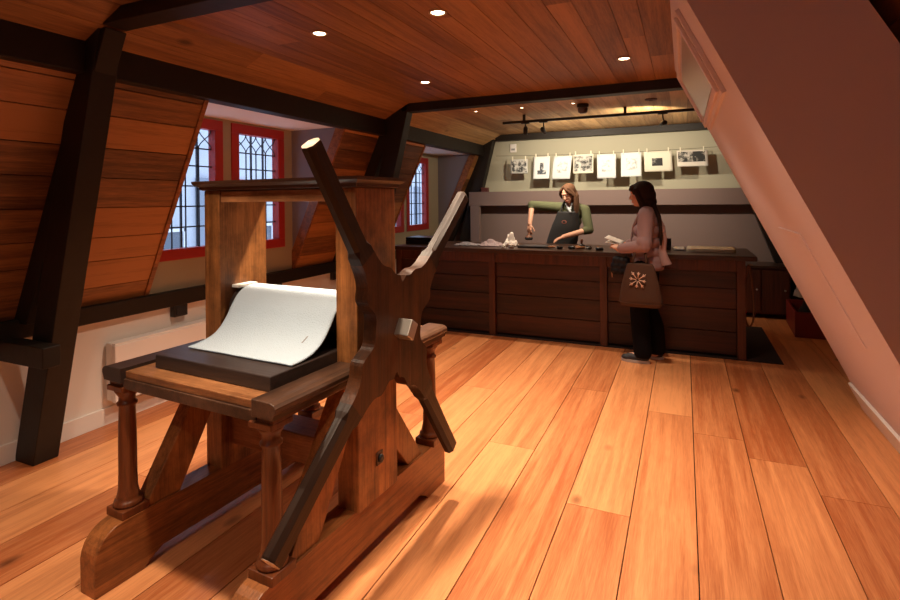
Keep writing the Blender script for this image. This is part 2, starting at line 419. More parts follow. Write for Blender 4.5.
# right roof slope, knee wall, near wall
mb = MB(); L_, fn = slope_fn(rxr(.5), .5, rxr(ZC), ZC, 1)
wedge_planks(mb, Y0, Y1, 0, L_, .2, fn, .022, .004, 3.4)
mb.hexa([fn(Y0, 0, -.06), fn(Y1, 0, -.06), fn(Y1, L_, -.06), fn(Y0, L_, -.06), fn(Y0, 0, -.023), fn(Y1, 0, -.023), fn(Y1, L_, -.023), fn(Y0, L_, -.023)], mi=1)
struct(mb.build('wall_right_slope', [M['roof'], M['blackm']]))
mb = MB(); mb.box(rxr(.5), rxr(.5)+.1, Y0, Y1, 0, .55); struct(mb.build('wall_right', M['plaster']))
mb = MB(); wx0, wx1, wa, wb_ = -1.3, -.4, 1.0, 1.9
mb.box(XL-.2, wx0, Y0-.12, Y0, 0, 2.62); mb.box(wx1, 2.2, Y0-.12, Y0, 0, 2.62); mb.box(wx0, wx1, Y0-.12, Y0, 0, wa); mb.box(wx0, wx1, Y0-.12, Y0, wb_, 2.62)
struct(mb.build('wall_near', M['plaster']))
t = bpy.data.objects.new('window_5', None); COL.objects.link(t); t.location = (wx0, Y0-.06, wa); struct(t)  # added window behind the camera, unseen, lets in bluish daylight as fill
mb = MB(); W_, H_ = wx1-wx0, wb_-wa
mb.box(0, .07, -.04, .04, 0, H_); mb.box(W_-.07, W_, -.04, .04, 0, H_); mb.box(.07, W_-.07, -.04, .04, 0, .07); mb.box(.07, W_-.07, -.04, .04, H_-.07, H_); mb.box(W_/2-.03, W_/2+.03, -.04, .04, .07, H_-.07)
mb.build('window_frame', M['red'], t)
mb = MB(); mb.box(.07, W_-.07, -.003, .003, .07, H_-.07); mb.build('pane', M['glass'], t)
# outer skin above slopes so that no daylight leaks in
mb = MB(); mb.box(-3.2, -2.5, Y0, Y1, 2.60, 2.64); mb.box(.4, 1.2, Y0, Y1, 2.60, 2.64)
struct(mb.build('ceiling_outer', M['blackm']))

# trusses
def leanpost(xb, y0, y1, slope, zt=2.5, depth=.185, z0=0):
    mb = MB(); X = lambda z: xb+slope*z
    mb.hexa([(X(z0)-depth, y0, z0), (X(z0), y0, z0), (X(z0), y1, z0), (X(z0)-depth, y1, z0),
             (X(zt)-depth, y0, zt), (X(zt), y0, zt), (X(zt), y1, zt), (X(zt)-depth, y1, zt)], .005)
    return mb
n = 9
for (y0, y1, xb, zbm, full) in ((1.77, 1.905, -3.41, 2.435, 1), (4.83, 4.955, -3.25, 2.425, 0), (7.84, 7.97, -3.36, 2.415, 0)):
    mb = leanpost(xb, y0, y1, .256, ZC)
    struct(mb.build('trim_%d' % n, M['beam'])); n += 1
    mb = MB(); z0, z1 = .80, 2.42
    mb.hexa([(rxl(z0)-.0, y0+.01, z0), (rxl(z0)+.13, y0+.01, z0), (rxl(z0)+.13, y1-.01, z0), (rxl(z0), y1-.01, z0),
             (rxl(z1)-.0, y0+.01, z1), (rxl(z1)+.13, y0+.01, z1), (rxl(z1)+.13, y1-.01, z1), (rxl(z1), y1-.01, z1)], .004)
    struct(mb.build('trim_%d' % n, M['beam'])); n += 1
    mb = MB(); mb.box(-2.78 if y0 < 2 else -2.70, .62, y0, y1, zbm, ZC, .005); struct(mb.build('trim_%d' % n, M['beam'])); n += 1
# back truss, right post
mb = MB(); X = lambda z: 1.30-.36*z
mb.hexa([(X(0), 7.84, 0), (X(0)+.16, 7.84, 0), (X(0)+.16, 7.97, 0), (X(0), 7.97, 0), (X(2.5), 7.84, 2.5), (X(2.5)+.16, 7.84, 2.5), (X(2.5)+.16, 7.97, 2.5), (X(2.5), 7.97, 2.5)], .004)
struct(mb.build('trim_%d' % n, M['beam'])); n += 1
# tie block of the first truss
mb = MB(); mb.box(-3.60, -3.14, 1.68, 1.772, .612, .728, .006)
struct(mb.build('trim_%d' % n, M['beam'])); n += 1

# taupe boxed enclosure on the right (sloping side, flat face to the camera)
BX = 1.152; BS = .4815
bx = lambda z: BX-BS*z
mb = MB(); ya, yb = 2.50, 4.53
zt = ZC-.001
mb.hexa([(bx(0), ya, 0), (1.84, ya, 0), (1.84, yb, 0), (bx(0), yb, 0), (bx(zt), ya, zt), (1.84-.527*zt, ya, zt), (1.84-.527*zt, yb, zt), (bx(zt), yb, zt)])
struct(mb.build('wall_right_enclosure', M['paint_lit']))
def slantbox(y0, y1, z0, z1, d0, d1, mat, name, parent=None, bev=.003):
    """box lying on the sloped side; z range, thickness d0..d1 outwards (towards the room)"""
    mb = MB(); nx, nz = -1/math.hypot(1, BS), -BS/math.hypot(1, BS)
    P = lambda y, z, d: (bx(z)+nx*d, y, z+nz*d)
    mb.hexa([P(y0, z0, d0), P(y0, z0, d1), P(y1, z0, d1), P(y1, z0, d0), P(y0, z1, d0), P(y0, z1, d1), P(y1, z1, d1), P(y1, z1, d0)], bev)
    return mb.build(name, mat, parent)
struct(slantbox(2.5, 4.53, .0, .19, 0, .02, M['white'], 'baseboard_right'))
hat = thing('access_panel', 'framed hatch set high in the sloping side of the taupe enclosure', 'panel')
slantbox(2.80, 4.30, 2.00, 2.425, 0, .022, M['paint_lit'], 'hatch_door', hat)
for (y0, y1, z0, z1) in ((2.83, 2.87, 2.02, 2.405), (4.20, 4.24, 2.02, 2.405), (2.87, 4.20, 2.02, 2.05), (2.87, 4.20, 2.375, 2.405)):
    slantbox(y0, y1, z0, z1, .022, .040, M['paint_lit'], 'hatch_moulding', hat)
slantbox(2.90, 4.17, 2.07, 2.355, .021, .026, flat('hatch_mesh', (.36, .27, .24), .35), 'hatch_infill', hat)
tag(slantbox(3.02, 3.66, .79, 1.32, -.004, .006, M['paint_lit'], 'access_panel', None, .002), 'flat painted panel low in the sloping side of the taupe enclosure', 'panel')

# ------------------------------------------------------------------ outside
bd = thing('building', 'pale townhouse front with dark window openings beyond the leaded windows', 'building', (-9, 0, -4))
MO = flat('stone_render', (.50, .53, .58), .9, var=.25, bscale=1.5)
mb = MB(); mb.box(-1, 0, -8, 30, 0, 8.2); mb.build('facade', MO, bd)
for y in range(-6, 24, 3):
    for z in (3.0,):
        mb = MB(); mb.box(0, .06, y, y+1.3, z, z+2.0, .01); o = mb.build('window', flat('dark_opening', (.10, .12, .15), .3), bd)
        mb = MB()
        for q in (0, .65, 1.25): mb.box(.06, .1, y+q, y+q+.06, z, z+2.0)
        for q in (0, 1.0, 1.94): mb.box(.06, .1, y, y+1.3, z+q, z+q+.06)
        mb.build('glazing_bar', flat('white_bar', (.7, .72, .75), .6), o)
for y0_, y1_ in ((8.6, 9.0), (9.15, 9.5)):
    mb = MB(); mb.box(.0, .05, y0_, y1_, 5.0, 6.0, .01); mb.box(.05, .07, y0_, y1_, 5.5, 5.6, .005); mb.build('shutter', flat('faded_red', (.42, .05, .10), .7), bd)
for y0_ in (6.0, 7.6, 10.4, 12.0, 14.5, 17, 19.5):
    mb = MB(); mb.box(.0, .12, y0_, y0_+.35, 0, 6.0, .01); mb.build('pilaster', flat('grey_stone', (.22, .25, .30), .8), bd)

# ------------------------------------------------------------------ heater and small wall fittings
h = thing('wall_heater', 'white panel heater on the low wall behind the printing press', 'heater', (XL, 2.3, .17))
mb = MB(); mb.box(.02, .075, 0, 1.75, .0, .385, .004); mb.build('heater_body', M['white'], h)
mb = MB(); mb.box(.075, .115, .0, 1.75, -.01, .375, .006); mb.build('front_panel', M['white'], h)
mb = MB(); mb.box(.022, .11, .004, 1.745, .3755, .388, .002); mb.build('grille', M['white'], h)
for yy in (.15, 1.5):
    mb = MB(); mb.box(0, .02, yy, yy+.05, .05, .33); mb.build('bracket', M['white'], h)
for (y, lab) in ((2.80, 'small black box under the dark rail, left of the press uprights'), (3.86, 'small black box under the dark rail, seen past the felt roller'), (4.79, 'small black box under the dark rail, beside the right press upright')):
    t = thing('junction_box', lab, 'fitting', (XL, y, .625), 0, 'boxes under the rail')
    mb = MB(); mb.box(0, .05, 0, .12, 0, .088, .006); mb.build('box_body', M['black'], t)
    mb = MB(); mb.box(.05, .056, .015, .105, .015, .075, .002); mb.build('cover_plate', M['blackm'], t)

# ------------------------------------------------------------------ lamps in the ceiling
def ceiling_lamp(x, y, label, k_=1.0):
    t = thing('ceiling_light', label, 'light', (x, y, ZC), 0, 'recessed ceiling lights')
    mb = MB()
    prof = [(.052, 0), (.052, -.006), (.040, -.008), (.036, -.003)]
    seg = 28; rings = [[mb.bm.verts.new((r*math.cos(2*PI*k/seg), r*math.sin(2*PI*k/seg), z)) for k in range(seg)] for r, z in prof]
    for i in range(3):
        for k in range(seg): mb.bm.faces.new([rings[i][k], rings[i][(k+1) % seg], rings[i+1][(k+1) % seg], rings[i+1][k]])
    mb.build('light_ring', flat('ring_brass', (.45, .30, .16), .4, .5), t)
    mb = MB(); mb.lathe([(.035, -.0035), (.035, -.0025)], 28); mb.build('lens', M['lamp'], t)
    t.scale = (k_, k_, 1)
lab = ['bright recessed ceiling light nearest the camera, above the press', 'recessed ceiling light above the left of the press', 'recessed ceiling light before the dark beam, left one', 'recessed ceiling light before the dark beam, nearest the sloping enclosure']
lab2 = ['small recessed ceiling light just behind the dark beam, leftmost of that row', 'small recessed ceiling light just behind the dark beam, middle one of that row', 'small recessed ceiling light just behind the dark beam, beside the dark round detector']
for (x, y, p, s), l in zip(LAMPS[:4]+LAMPS[5:8], lab+lab2): ceiling_lamp(x, y, l, .55 if y > 5 else 1.0)

# track rail
t = thing('lighting_track', 'long black lighting track under the boards before the back wall', 'track', (-2.0, 6.1, 2.44))
mb = MB(); mb.box(0, 3.0, -.018, .018, -.030, 0, .003); mb.build('track_rail', M['black'], t)
for x in (.25, 1.4, 2.6):
    mb = MB(); mb.box(x, x+.03, -.012, .012, 0, ZC-2.44); mb.build('hanger', M['black'], t)
def head(x, tgt, label, on):
    p = Vector((x, 6.1, 2.32)); t = thing('track_spotlight', label, 'spotlight', p, 0, 'spotlights on the track')
    mb = MB(); mb.box(-.05, .05, -.016, .016, .078, .091, .003); mb.build('adapter', M['black'], t)
    mb = MB(); mb.tube([(0, 0, .08), (0, 0, .045), (.01, 0, .0)], .007, 8); mb.build('stem', M['black'], t)
    d = (Vector(tgt)-p).normalized(); q = d.to_track_quat('Z', 'Y').to_matrix().to_4x4(); q.translation = Vector((0, 0, -.02))
    mb = MB()
    seg = 20; prof = [(.012, -.07), (.026, -.05), (.026, .028), (.023, .028), (.021, .01)]
    mb.lathe(prof, seg, q); mb.build('lamp_housing', M['black'], t)
    if on:
        mb = MB(); mb.lathe([(.020, .012), (.020, .016)], seg, q); mb.build('lens', M['lamp'], t)
head(-1.72, (-1.8, 6.2, .9), 'black track spotlight at the left end of the track', False)
head(-1.50, (-1.3, 8, 1.5), 'glowing track spotlight, second from the left end of the track', True)
head(-.20, (-.8, 7.2, 2.2), 'black track spotlight on the right half of the track', False)
t = thing('smoke_detector', 'dark round detector on the boards above the lighting track', 'detector', (-.98, 5.72, ZC))
mb = MB(); mb.lathe([(.062, 0), (.062, -.03), (.05, -.035)], 28); mb.build('detector_base', M['beam'], t)
mb = MB(); mb.lathe([(.048, -.036), (.054, -.045), (.050, -.085), (.03, -.10)], 28); mb.build('detector_head', flat('brown_plastic', (.05, .022, .016), .4), t)
t = thing('ceiling_plate', 'small flat reddish plate on the boards, right of the dark detector', 'fitting', (-.30, 5.75, ZC))
mb = MB(); mb.lathe([(.06, 0), (.06, -.008), (.05, -.012)], 24); mb.build('plate', flat('brown_plate', (.10, .035, .02), .5), t)
mb = MB(); mb.lathe([(.02, -.012), (.02, -.02)], 16); mb.build('plate_cap', flat('brown_cap', (.14, .05, .03), .5), t)
# camera / bracket fittings at the head of the left back post
t = thing('wall_sensor', 'small white box at the top left corner of the cream wall', 'fitting', (-2.45, Y1, 2.24))
mb = MB(); mb.box(-.05, .05, -.03, 0, 0, .13, .006); mb.build('sensor_body', M['white'], t)
mb = MB(); mb.box(-.03, .03, -.034, -.03, .03, .06, .001); mb.build('sensor_window', flat('sensor_grey', (.3, .3, .3), .3), t)

# ------------------------------------------------------------------ the printing press
TH = math.radians(3.3)
pr = thing('printing_press', 'large old wooden rolling press with a four-armed star wheel, on the pine floor', 'printing press', (-1.18, 2.549, 0), -TH)
# local frame: x across the press (0 = right outer face), y along it (negative = towards the viewer)
CB0, CB1 = -.766, -.48
def foot(x0, x1):
    mb = MB()
    prof = [(-1.332, 0), (-1.14, 0), (-1.115, .03), (-1.06, .058), (-.26, .058), (-.205, .03), (-.18, 0), (0, 0), (0, .165)]
    prof += [(-.035-.0*k, .0) for k in ()]
    for k in range(1, 7):
        a = PI/2*k/6; prof.append((-.07+.07*math.cos(a), .17+.07*math.sin(a)))
    for k in range(0, 7):
        a = PI/2*k/6; prof.append((-1.222-.11*math.sin(a), .130+.11*math.cos(a)))
    mb.prism(prof, x0, x1, lambda u, v, d: (d, u, v), .004)
    return mb.build('foot_beam', M['pressY'], pr)
foot(-.10, 0); foot(-.89, -.79)
for x0, x1 in ((-.092, .015), (-.892, -.785)):
    mb = MB(); mb.box(x0, x1, CB0, CB1, .235, 1.556, .005); mb.build('upright_cheek', M['press'], pr)
# bolt in the lower right cheek
mb = MB(); mb.box(.0155, .021, -.645, -.600, .375, .43, .002, Matrix.Rotation(0, 4, 'X')); mb.build('bolt_plate', M['pressdark'], pr)
mb = MB(); mb.lathe([(.017, 0), (.017, .008), (.010, .013)], 14, Matrix.Translation((.021, -.622, .402)) @ Matrix.Rotation(PI/2, 4, 'Y')); mb.build('bolt', M['black'], pr)
# stretcher between the cheeks, and low cross boards
mb = MB(); mb.box(-.785, -.092, -.70, -.54, .33, .46, .004); mb.build('stretcher', M['pressX'], pr)
# braces
def brace(x0, x1, yb, zb_, yt, zt, wv, name='brace'):
    mb = MB()
    mb.prism([(yb-wv/2, zb_), (yb+wv/2, zb_), (yt+wv*.45, zt), (yt-wv*.45, zt)], x0, x1, lambda u, v, d: (d, u, v), .004)
    mb.build(name, M['press'], pr)
for x0, x1 in ((-.085, -.012), (-.878, -.80)):
    mb = MB(); mb.prism([(-1.13, .238), (-.97, .238), (CB0, .60), (CB0, .775), (-.80, .775)], x0, x1, lambda u, v, d: (d, u, v), .004); mb.build('brace', M['press'], pr)
    mb = MB(); mb.prism([(-.215, .238), (-.345, .238), (CB1, .40), (CB1, .60)], x0, x1, lambda u, v, d: (d, u, v), .004); mb.build('brace', M['press'], pr)
# turned columns
def column(x, y):
    mb = MB()
    mb.box(x-.056, x+.056, y-.056, y+.056, .238, .272, .004)
    prof = [(.050, .272), (.054, .282), (.050, .294), (.040, .299), (.043, .309), (.040, .318), (.0355, .345), (.034, .40), (.034, .50), (.0325, .60), (.030, .675),
            (.037, .679), (.038, .688), (.031, .694), (.031, .712), (.040, .728), (.046, .737), (.046, .744)]
    mb.lathe(prof, 36, Matrix.Translation((x, y, 0)))
    mb.box(x-.052, x+.052, y-.052, y+.052, .744, .766, .004)
    mb.build('column', M['presscol'], pr)
for x in (-.042, -.848):
    for y in (-1.17, -.085): column(x, y)
# table: side rails, deck boards, apron
def rail(x0, x1, y0, y1, outer, mat):
    mb = MB()
    # rounded outer moulding
    if outer > 0: prof = [(x0, .784), (x1-.012, .784), (x1-.012, .800), (x1, .812), (x1, .826), (x1-.008, .836), (x1-.026, .842), (x0, .842)]
    else: prof = [(x1, .784), (x0+.012, .784), (x0+.012, .800), (x0, .812), (x0, .826), (x0+.008, .836), (x0+.026, .842), (x1, .842)]
    mb.prism(prof, y0, y1, lambda u, v, d: (u, d, v), .003)
    mb.build('table_rail', mat, pr)
rail(-.076, .034, -1.225, CB0, 1, M['pressdark']); rail(-.076, .034, CB1, -.02, 1, M['pressdark'])
rail(-.925, -.80, -1.225, CB0, -1, M['bed']); rail(-.925, -.80, CB1, -.02, -1, M['bed'])
for x0, x1 in ((-.066, .010), (-.90, -.815)):
    for y0, y1 in ((-1.21, CB0), (CB1, -.035)):
        mb = MB(); mb.box(x0, x1, y0, y1, .766, .784, .003); mb.build('rail_moulding', M['presscol'], pr)
mb = MB()
mb.box(-.80, -.076, -1.205, -1.02, .800, .829, .003); mb.box(-.80, -.076, -1.018, -.775, .800, .829, .003)
mb.build('deck_board', M['pressX'], pr)
mb = MB(); mb.box(-.80, -.076, -.47, -.04, .800, .829, .003); mb.build('deck_board', M['pressX'], pr)
mb = MB(); mb.box(-.81, -.07, -1.212, -1.185, .758, .799, .003); mb.build('apron', M['pressdark'], pr)
mb = MB(); mb.box(-.81, -.07, -.06, -.035, .758, .799, .003); mb.build('apron', M['pressdark'], pr)
# sliding bed
bedt = MB(); bedt.box(-.728, -.088, -1.128, -.10, .830, .884, .004); bedt.build('press_bed', M['bed'], pr)
# rollers (in local frame, axis along x)
RX = Matrix.Rotation(PI/2, 4, 'Y')
def roller(z, r, name):
    mb = MB(); mb.lathe([(.045, 0), (r-.004, .0), (r, .004), (r, .686), (r-.004, .69), (.045, .69)], 48, Matrix.Translation((-.784, -.623, z)) @ RX)
    o = mb.build(name, M['bed'], pr)
    mb = MB(); mb.lathe([(.040, 0), (.040, .12)], 24, Matrix.Translation((-.90, -.623, z)) @ RX); mb.build('journal', M['iron2'], o)
roller(.985, .100, 'upper_roller'); roller(.728, .100, 'lower_roller')
mb = MB(); mb.box(-.784, -.735, -.70, -.585, 1.088, 1.102, .002, None); mb.build('packing_wedge', M['paper'], pr)
# head of the frame
mb = MB(); mb.box(-.785, -.092, -.758, -.49, 1.500, 1.552, .003); mb.build('head_beam', M['pressX'], pr)
mb = MB()
prof = [(0, 1.556), (.010, 1.560), (.012, 1.572), (.024, 1.578), (.034, 1.586), (.036, 1.594), (.036, 1.600)]
x0, x1, y0, y1 = -.895, .018, -.770, -.476
rings = [[mb.bm.verts.new(p) for p in ((x0-e, y0-e, z), (x1+e, y0-e, z), (x1+e, y1+e, z), (x0-e, y1+e, z))] for e, z in prof]
for a, b in zip(rings[:-1], rings[1:]):
    for k in range(4): mb.bm.faces.new([a[k], a[(k+1) % 4], b[(k+1) % 4], b[k]])
mb.bm.faces.new(rings[0][::-1]); mb.bm.faces.new(rings[-1])
mb.build('cornice', M['cap'], pr)
# axle and star wheel
SY, SZ = -.645, .972
SA0, SA1 = .082, .140
mb = MB(); mb.lathe([(.050, 0), (.050, .07)], 24, Matrix.Translation((.014, SY+.02, SZ+.013)) @ RX); mb.build('axle_collar', M['pressdark'], pr)
R45 = Matrix.Translation((0, SY, SZ)) @ Matrix.Rotation(math.radians(-33), 4, 'X')
mb = MB(); mb.box(.05, .205, -.027, .027, -.036, .036, .004, R45); mb.build('axle_end', M['iron2'], pr)
ANG = [39.3, 124.0, 219.6, -54.6]
def rp(ang, r, off):
    a = math.radians(ang); return (SY + r*math.cos(a) - off*math.sin(a), SZ + r*math.sin(a) + off*math.cos(a))
ctrl = []
def crs(pts, n=5):
    P = [Vector(p) for p in pts]; out = []
    for i in range(len(P)-1):
        a, b, c, d = P[max(0, i-1)], P[i], P[i+1], P[min(len(P)-1, i+2)]
        for k in range(n):
            f = k/n; out.append(tuple(.5*((2*b)+(-a+c)*f+(2*a-5*b+4*c-d)*f*f+(-a+3*b-3*c+d)*f**3)))
    return out+[tuple(P[-1])]
order = [(-54.6, 39.3, .176), (39.3, 124.0, .218), (124.0, 219.6, .172), (219.6, 305.4, .200)]
for a0, a1, rc in order:
    mid = (a0+a1)/2
    if rc > .19:
        ctrl += crs([rp(a0, .375, .0455), rp(a0, .33, .050), rp(a0, .285, .064), rp(a0, .245, .095), rp(mid, rc+.004, -.055), rp(mid, rc, -.022)])
        ctrl += [rp(mid, rc-.028, 0)]
        ctrl += crs([rp(mid, rc, .022), rp(mid, rc+.004, .055), rp(a1, .245, -.095), rp(a1, .285, -.064), rp(a1, .33, -.050), rp(a1, .375, -.0455)])
    else:
        ctrl += crs([rp(a0, .375, .0455), rp(a0, .33, .050), rp(a0, .285, .066), rp(a0, .24, .100), rp(mid, rc+.004, -.06), rp(mid, rc-.002, 0), rp(mid, rc+.004, .06), rp(a1, .24, -.100), rp(a1, .285, -.066), rp(a1, .33, -.050), rp(a1, .375, -.0455)])
hub = MB(); hub.prism(ctrl, SA0, SA1, lambda u, v, d: (d, u, v), .0)
hubo = hub.build('star_wheel', M['star'], pr)
bpy.context.view_layer.update()
lens_ = [.860, .870, .880, .860]
for ang, ln in zip(ANG, lens_):
    a = math.radians(ang)
    # arm-local x runs outwards, so the grain follows the arm
    R = Matrix.Translation((0, SY, SZ)) @ Matrix(((0, 0, 1, 0), (math.cos(a), -math.sin(a), 0, 0), (math.sin(a), math.cos(a), 0, 0), (0, 0, 0, 1)))
    mb = MB(); hw, ch = .041, .020
    def ring(r, hw, a0, a1, ch): return [(r, -hw+ch, a0), (r, hw-ch, a0), (r, hw, a0+ch), (r, hw, a1-ch), (r, hw-ch, a1), (r, -hw+ch, a1), (r, -hw, a1-ch), (r, -hw, a0+ch)]
    secs = [ring(.372, .0455, SA0, SA1, .002), ring(.405, .0445, SA0, SA1, .003), ring(.43, .0415, SA0+.001, SA1-.001, .014), ring(.62, .0395, SA0+.001, SA1-.001, .016), ring(ln-.006, .038, SA0+.001, SA1-.001, .016), ring(ln, .036, SA0+.003, SA1-.003, .015)]
    V = [[mb.bm.verts.new(p) for p in q] for q in secs]
    for i in range(len(V)-1):
        for k in range(8): mb.bm.faces.new([V[i][k], V[i][(k+1) % 8], V[i+1][(k+1) % 8], V[i+1][k]])
    mb.bm.faces.new(V[0][::-1]); mb.bm.faces.new(V[-1])
    o = mb.build('star_arm', M['arm'], hubo); o.matrix_local = R
    mb = MB(); mb.prism([(q_[1]*.97, SA0+.029+(q_[2]-SA0-.029)*.97) for q_ in secs[-1]], ln, ln+.0015, lambda u, v, d: (d, u, v)); e = mb.build('lit_end_grain', M['endlit'], hubo); e.matrix_local = R
# white felt over the roller
felt_pts = [(-1.012, .8905), (-.97, .892), (-.92, .899), (-.87, .916), (-.83, .945), (-.795, .985), (-.765, 1.028), (-.735, 1.062), (-.70, 1.085), (-.66, 1.096), (-.62, 1.098), (-.58, 1.090), (-.545, 1.066), (-.52, 1.03), (-.507, .985)]
def cr(pts, t):
    n = len(pts)-1; x = t*n; i = min(int(x), n-1); f = x-i
    p = [Vector(pts[max(0, min(n, i+k))]+(0,)) for k in (-1, 0, 1, 2)]
    return .5*((2*p[1]) + (-p[0]+p[2])*f + (2*p[0]-5*p[1]+4*p[2]-p[3])*f*f + (-p[0]+3*p[1]-3*p[2]+p[3])*f**3)
fb = thing('felt_blanket', 'white felt blanket curling down from the roller onto the dark bed of the press', 'blanket', (-1.18, 2.549, 0), -TH)
mb = MB()
def ff(s, t):
    p = cr(felt_pts, t); left = -.682-.030*min(1, t*1.6); right = -.100
    x = left+(right-left)*s
    z = p.y+.0015*noise.noise(Vector((x*9, p.x*9, 0)))
    y = p.x + .016*(s-.5)*(1-t)*0
    return (x, y, z)
mb.grid(40, 70, ff, 0); bmesh.ops.recalc_face_normals(mb.bm, faces=mb.bm.faces)
o = mb.build('blanket_cloth', M['felt'], fb); md = o.modifiers.new('t', 'SOLIDIFY'); md.thickness = .006; md.offset = 0
mb = MB()
def mk(s_, t_):
    p = ff(.84+.012*s_+.012*t_, .235+.05*t_); return (p[0], p[1]-.0030, p[2]+.0030)
mb.grid(2, 8, mk, 0); mb.build('stain', flat('grey_mark', (.30, .31, .33), .9), fb)

# ------------------------------------------------------------------ the workbench
CX0, CX1, CY0, CY1 = -3.18, .505, 5.50, 6.25
mt = MB(); mt.box(-3.3, .80, 5.485, 6.95, .0005, .007, .001); tag(mt.build('floor_mat', M['mat']), 'dark mat on the floor under the long workbench', 'mat')
wb = thing('workbench', 'long dark wooden workbench with planked front before the back wall', 'workbench', (0, 0, .007))
mb = MB(); mb.box(CX0, .60, 5.45, 6.32, .908, .953, .006); mb.build('worktop', M['ctop'], wb)
mb = MB(); mb.box(CX0+.02, CX1, 5.505, 5.54, .80, .908, .003); mb.build('front_apron', M['counterZ'], wb)
mb = MB(); mb.box(CX0+.02, CX1, 6.20, 6.235, .80, .908, .003); mb.build('rear_apron', M['counterZ'], wb)
posts = [-3.16, -1.985, -.790, .437]
for x in posts:
    for y in (5.495, 6.18):
        mb = MB(); mb.box(x, x+.072, y, y+.072, 0, .907, .004); mb.build('post', M['counterZ'], wb)
for x0, x1 in zip(posts[:-1], posts[1:]):
    mb = MB(); wedge_planks(mb, x0+.074, x1-.002, 0, 0, .2, lambda u, v, d: (u, 5.535-d*-1*-1, v), .025, .008, edges=[.02, .235, .45, .64, .798])
    mb.build('front_planks', M['counter'], wb)
    mb = MB(); mb.box(x0+.072, x1, 5.562, 5.572, .0, .80); mb.build('back_board', M['blackm'], wb)
mb = MB(); wedge_planks(mb, 5.57, 6.178, 0, 0, .2, lambda u, v, d: (CX1-.02+d, u, v), .022, .006, edges=[.02, .235, .45, .64, .798]); mb.build('end_planks', M['counterZ'], wb)
mb = MB(); mb.box(-3.1, .43, 5.56, 6.18, .10, .13); mb.build('shelf', M['counterZ'], wb)
TZ = .9615
# strap at the right end
t = thing('leather_strap', 'brown leather strap hanging in a loop from the right end of the workbench', 'strap', (.575, 5.56, .0))
mb = MB(); pts = []
for k in range(33):
    a = k/32; ang = a*2*PI
    y = .060*math.sin(ang)*(.35+.65*(1-math.cos(ang))/2); z = .58+.29*math.cos(ang)
    pts.append((0.0, y, z))
def strapf(s, t_):
    i = min(31, int(t_*32)); f = t_*32-i; p = Vector(pts[i]).lerp(Vector(pts[i+1]), f)
    ang = t_*2*PI; wv = .016
    return (p.y+(s-.5)*2*wv*.45, (s-.5)*2*wv*.9, p.z)
mb.grid(2, 64, strapf, 0); o = mb.build('strap_loop', flat('tan_leather', (.22, .095, .045), .6), t); md = o.modifiers.new('t', 'SOLIDIFY'); md.thickness = .008
mb = MB(); mb.tube([(-.015, 0, .875), (.035, 0, .872)], .008, 8); mb.build('strap_peg', M['iron2'], t)
t.location = (.53, 5.60, .0)
t.location = (.545, 5.60, .0)

def crumple(name, label, loc, sx, sy, sz, mat, seed, group=None, rz=0):
    mb = MB(); 
    def f(s, t_):
        x = (s-.5)*2; y = (t_-.5)*2
        e = max(0, 1-(abs(x)**3)) * max(0, 1-(abs(y)**3))
        n = abs(noise.noise(Vector((x*1.6+seed, y*1.6, seed))))*1.5+.5*abs(noise.noise(Vector((x*4+seed, y*4, 3))))
        w_ = 1+.25*noise.noise(Vector((seed, x*1.2, y*1.2)))
        return (x*sx*w_, y*sy*w_, .003+sz*e*min(1.3, n+.25))
    mb.grid(28, 24, f, 0); o = mb.build(name, mat, None, loc, (0, 0, rz)); md = o.modifiers.new('t', 'SOLIDIFY'); md.thickness = .003; md.offset = 1
    return tag(o, label, 'cloth', group)
crumple('cloth', 'flat grey cloth at the left of the workbench, under the lifted star arm', (-2.36, 5.80, TZ), .15, .09, .035, flat('grey_cloth', (.22, .21, .23), .9), 1.0)
crumple('cloth', 'mauve grey crumpled cloth between the flat grey cloth and the white one', (-2.06, 5.80, TZ), .12, .10, .055, flat('mauve_cloth', (.33, .26, .27), .9), 2.3)
crumple('cloth', 'small white crumpled cloth standing up on the workbench', (-1.84, 5.86, TZ), .08, .07, .12, flat('white_cloth', (.75, .70, .65), .9), 5.1)
t = thing('storage_case', 'flat black case on the far left end of the workbench', 'case', (-3.15, 5.72, TZ))
mb = MB(); mb.box(0, .36, 0, .30, 0, .058, .006); mb.build('case_base', M['black'], t)
mb = MB(); mb.box(0, .36, 0, .30, .060, .085, .006); mb.build('case_lid', M['black'], t)
t = thing('printing_plate', 'black inking slab in front of the woman in the apron', 'slab', (-1.70, 5.66, TZ))
mb = MB(); mb.box(0, .36, 0, .26, 0, .018, .003); mb.build('slab', M['black'], t)
mb = MB(); mb.box(.04, .30, .05, .22, .018, .021, .001); mb.build('plate', flat('dull_zinc', (.12, .12, .13), .4, .6), t)
t = thing('tin', 'small pale round tin at the left edge of the inking slab', 'tin', (-1.755, 5.60, TZ))
mb = MB(); mb.lathe([(.028, 0), (.030, .002), (.030, .03)], 24); mb.build('tin_body', M['iron2'], t)
mb = MB(); mb.lathe([(.031, .03), (.031, .038), (.028, .040)], 24); mb.build('tin_lid', flat('tin_lid', (.6, .55, .5), .5), t)
t = thing('tin', 'small white round pot next to the pale tin, before the inking slab', 'tin', (-1.83, 5.56, TZ))
mb = MB(); mb.lathe([(.022, 0), (.024, .002), (.024, .022)], 24); mb.build('pot', M['paper'], t)
mb = MB(); mb.lathe([(.025, .022), (.025, .028)], 24); mb.build('pot_lid', M['iron2'], t)
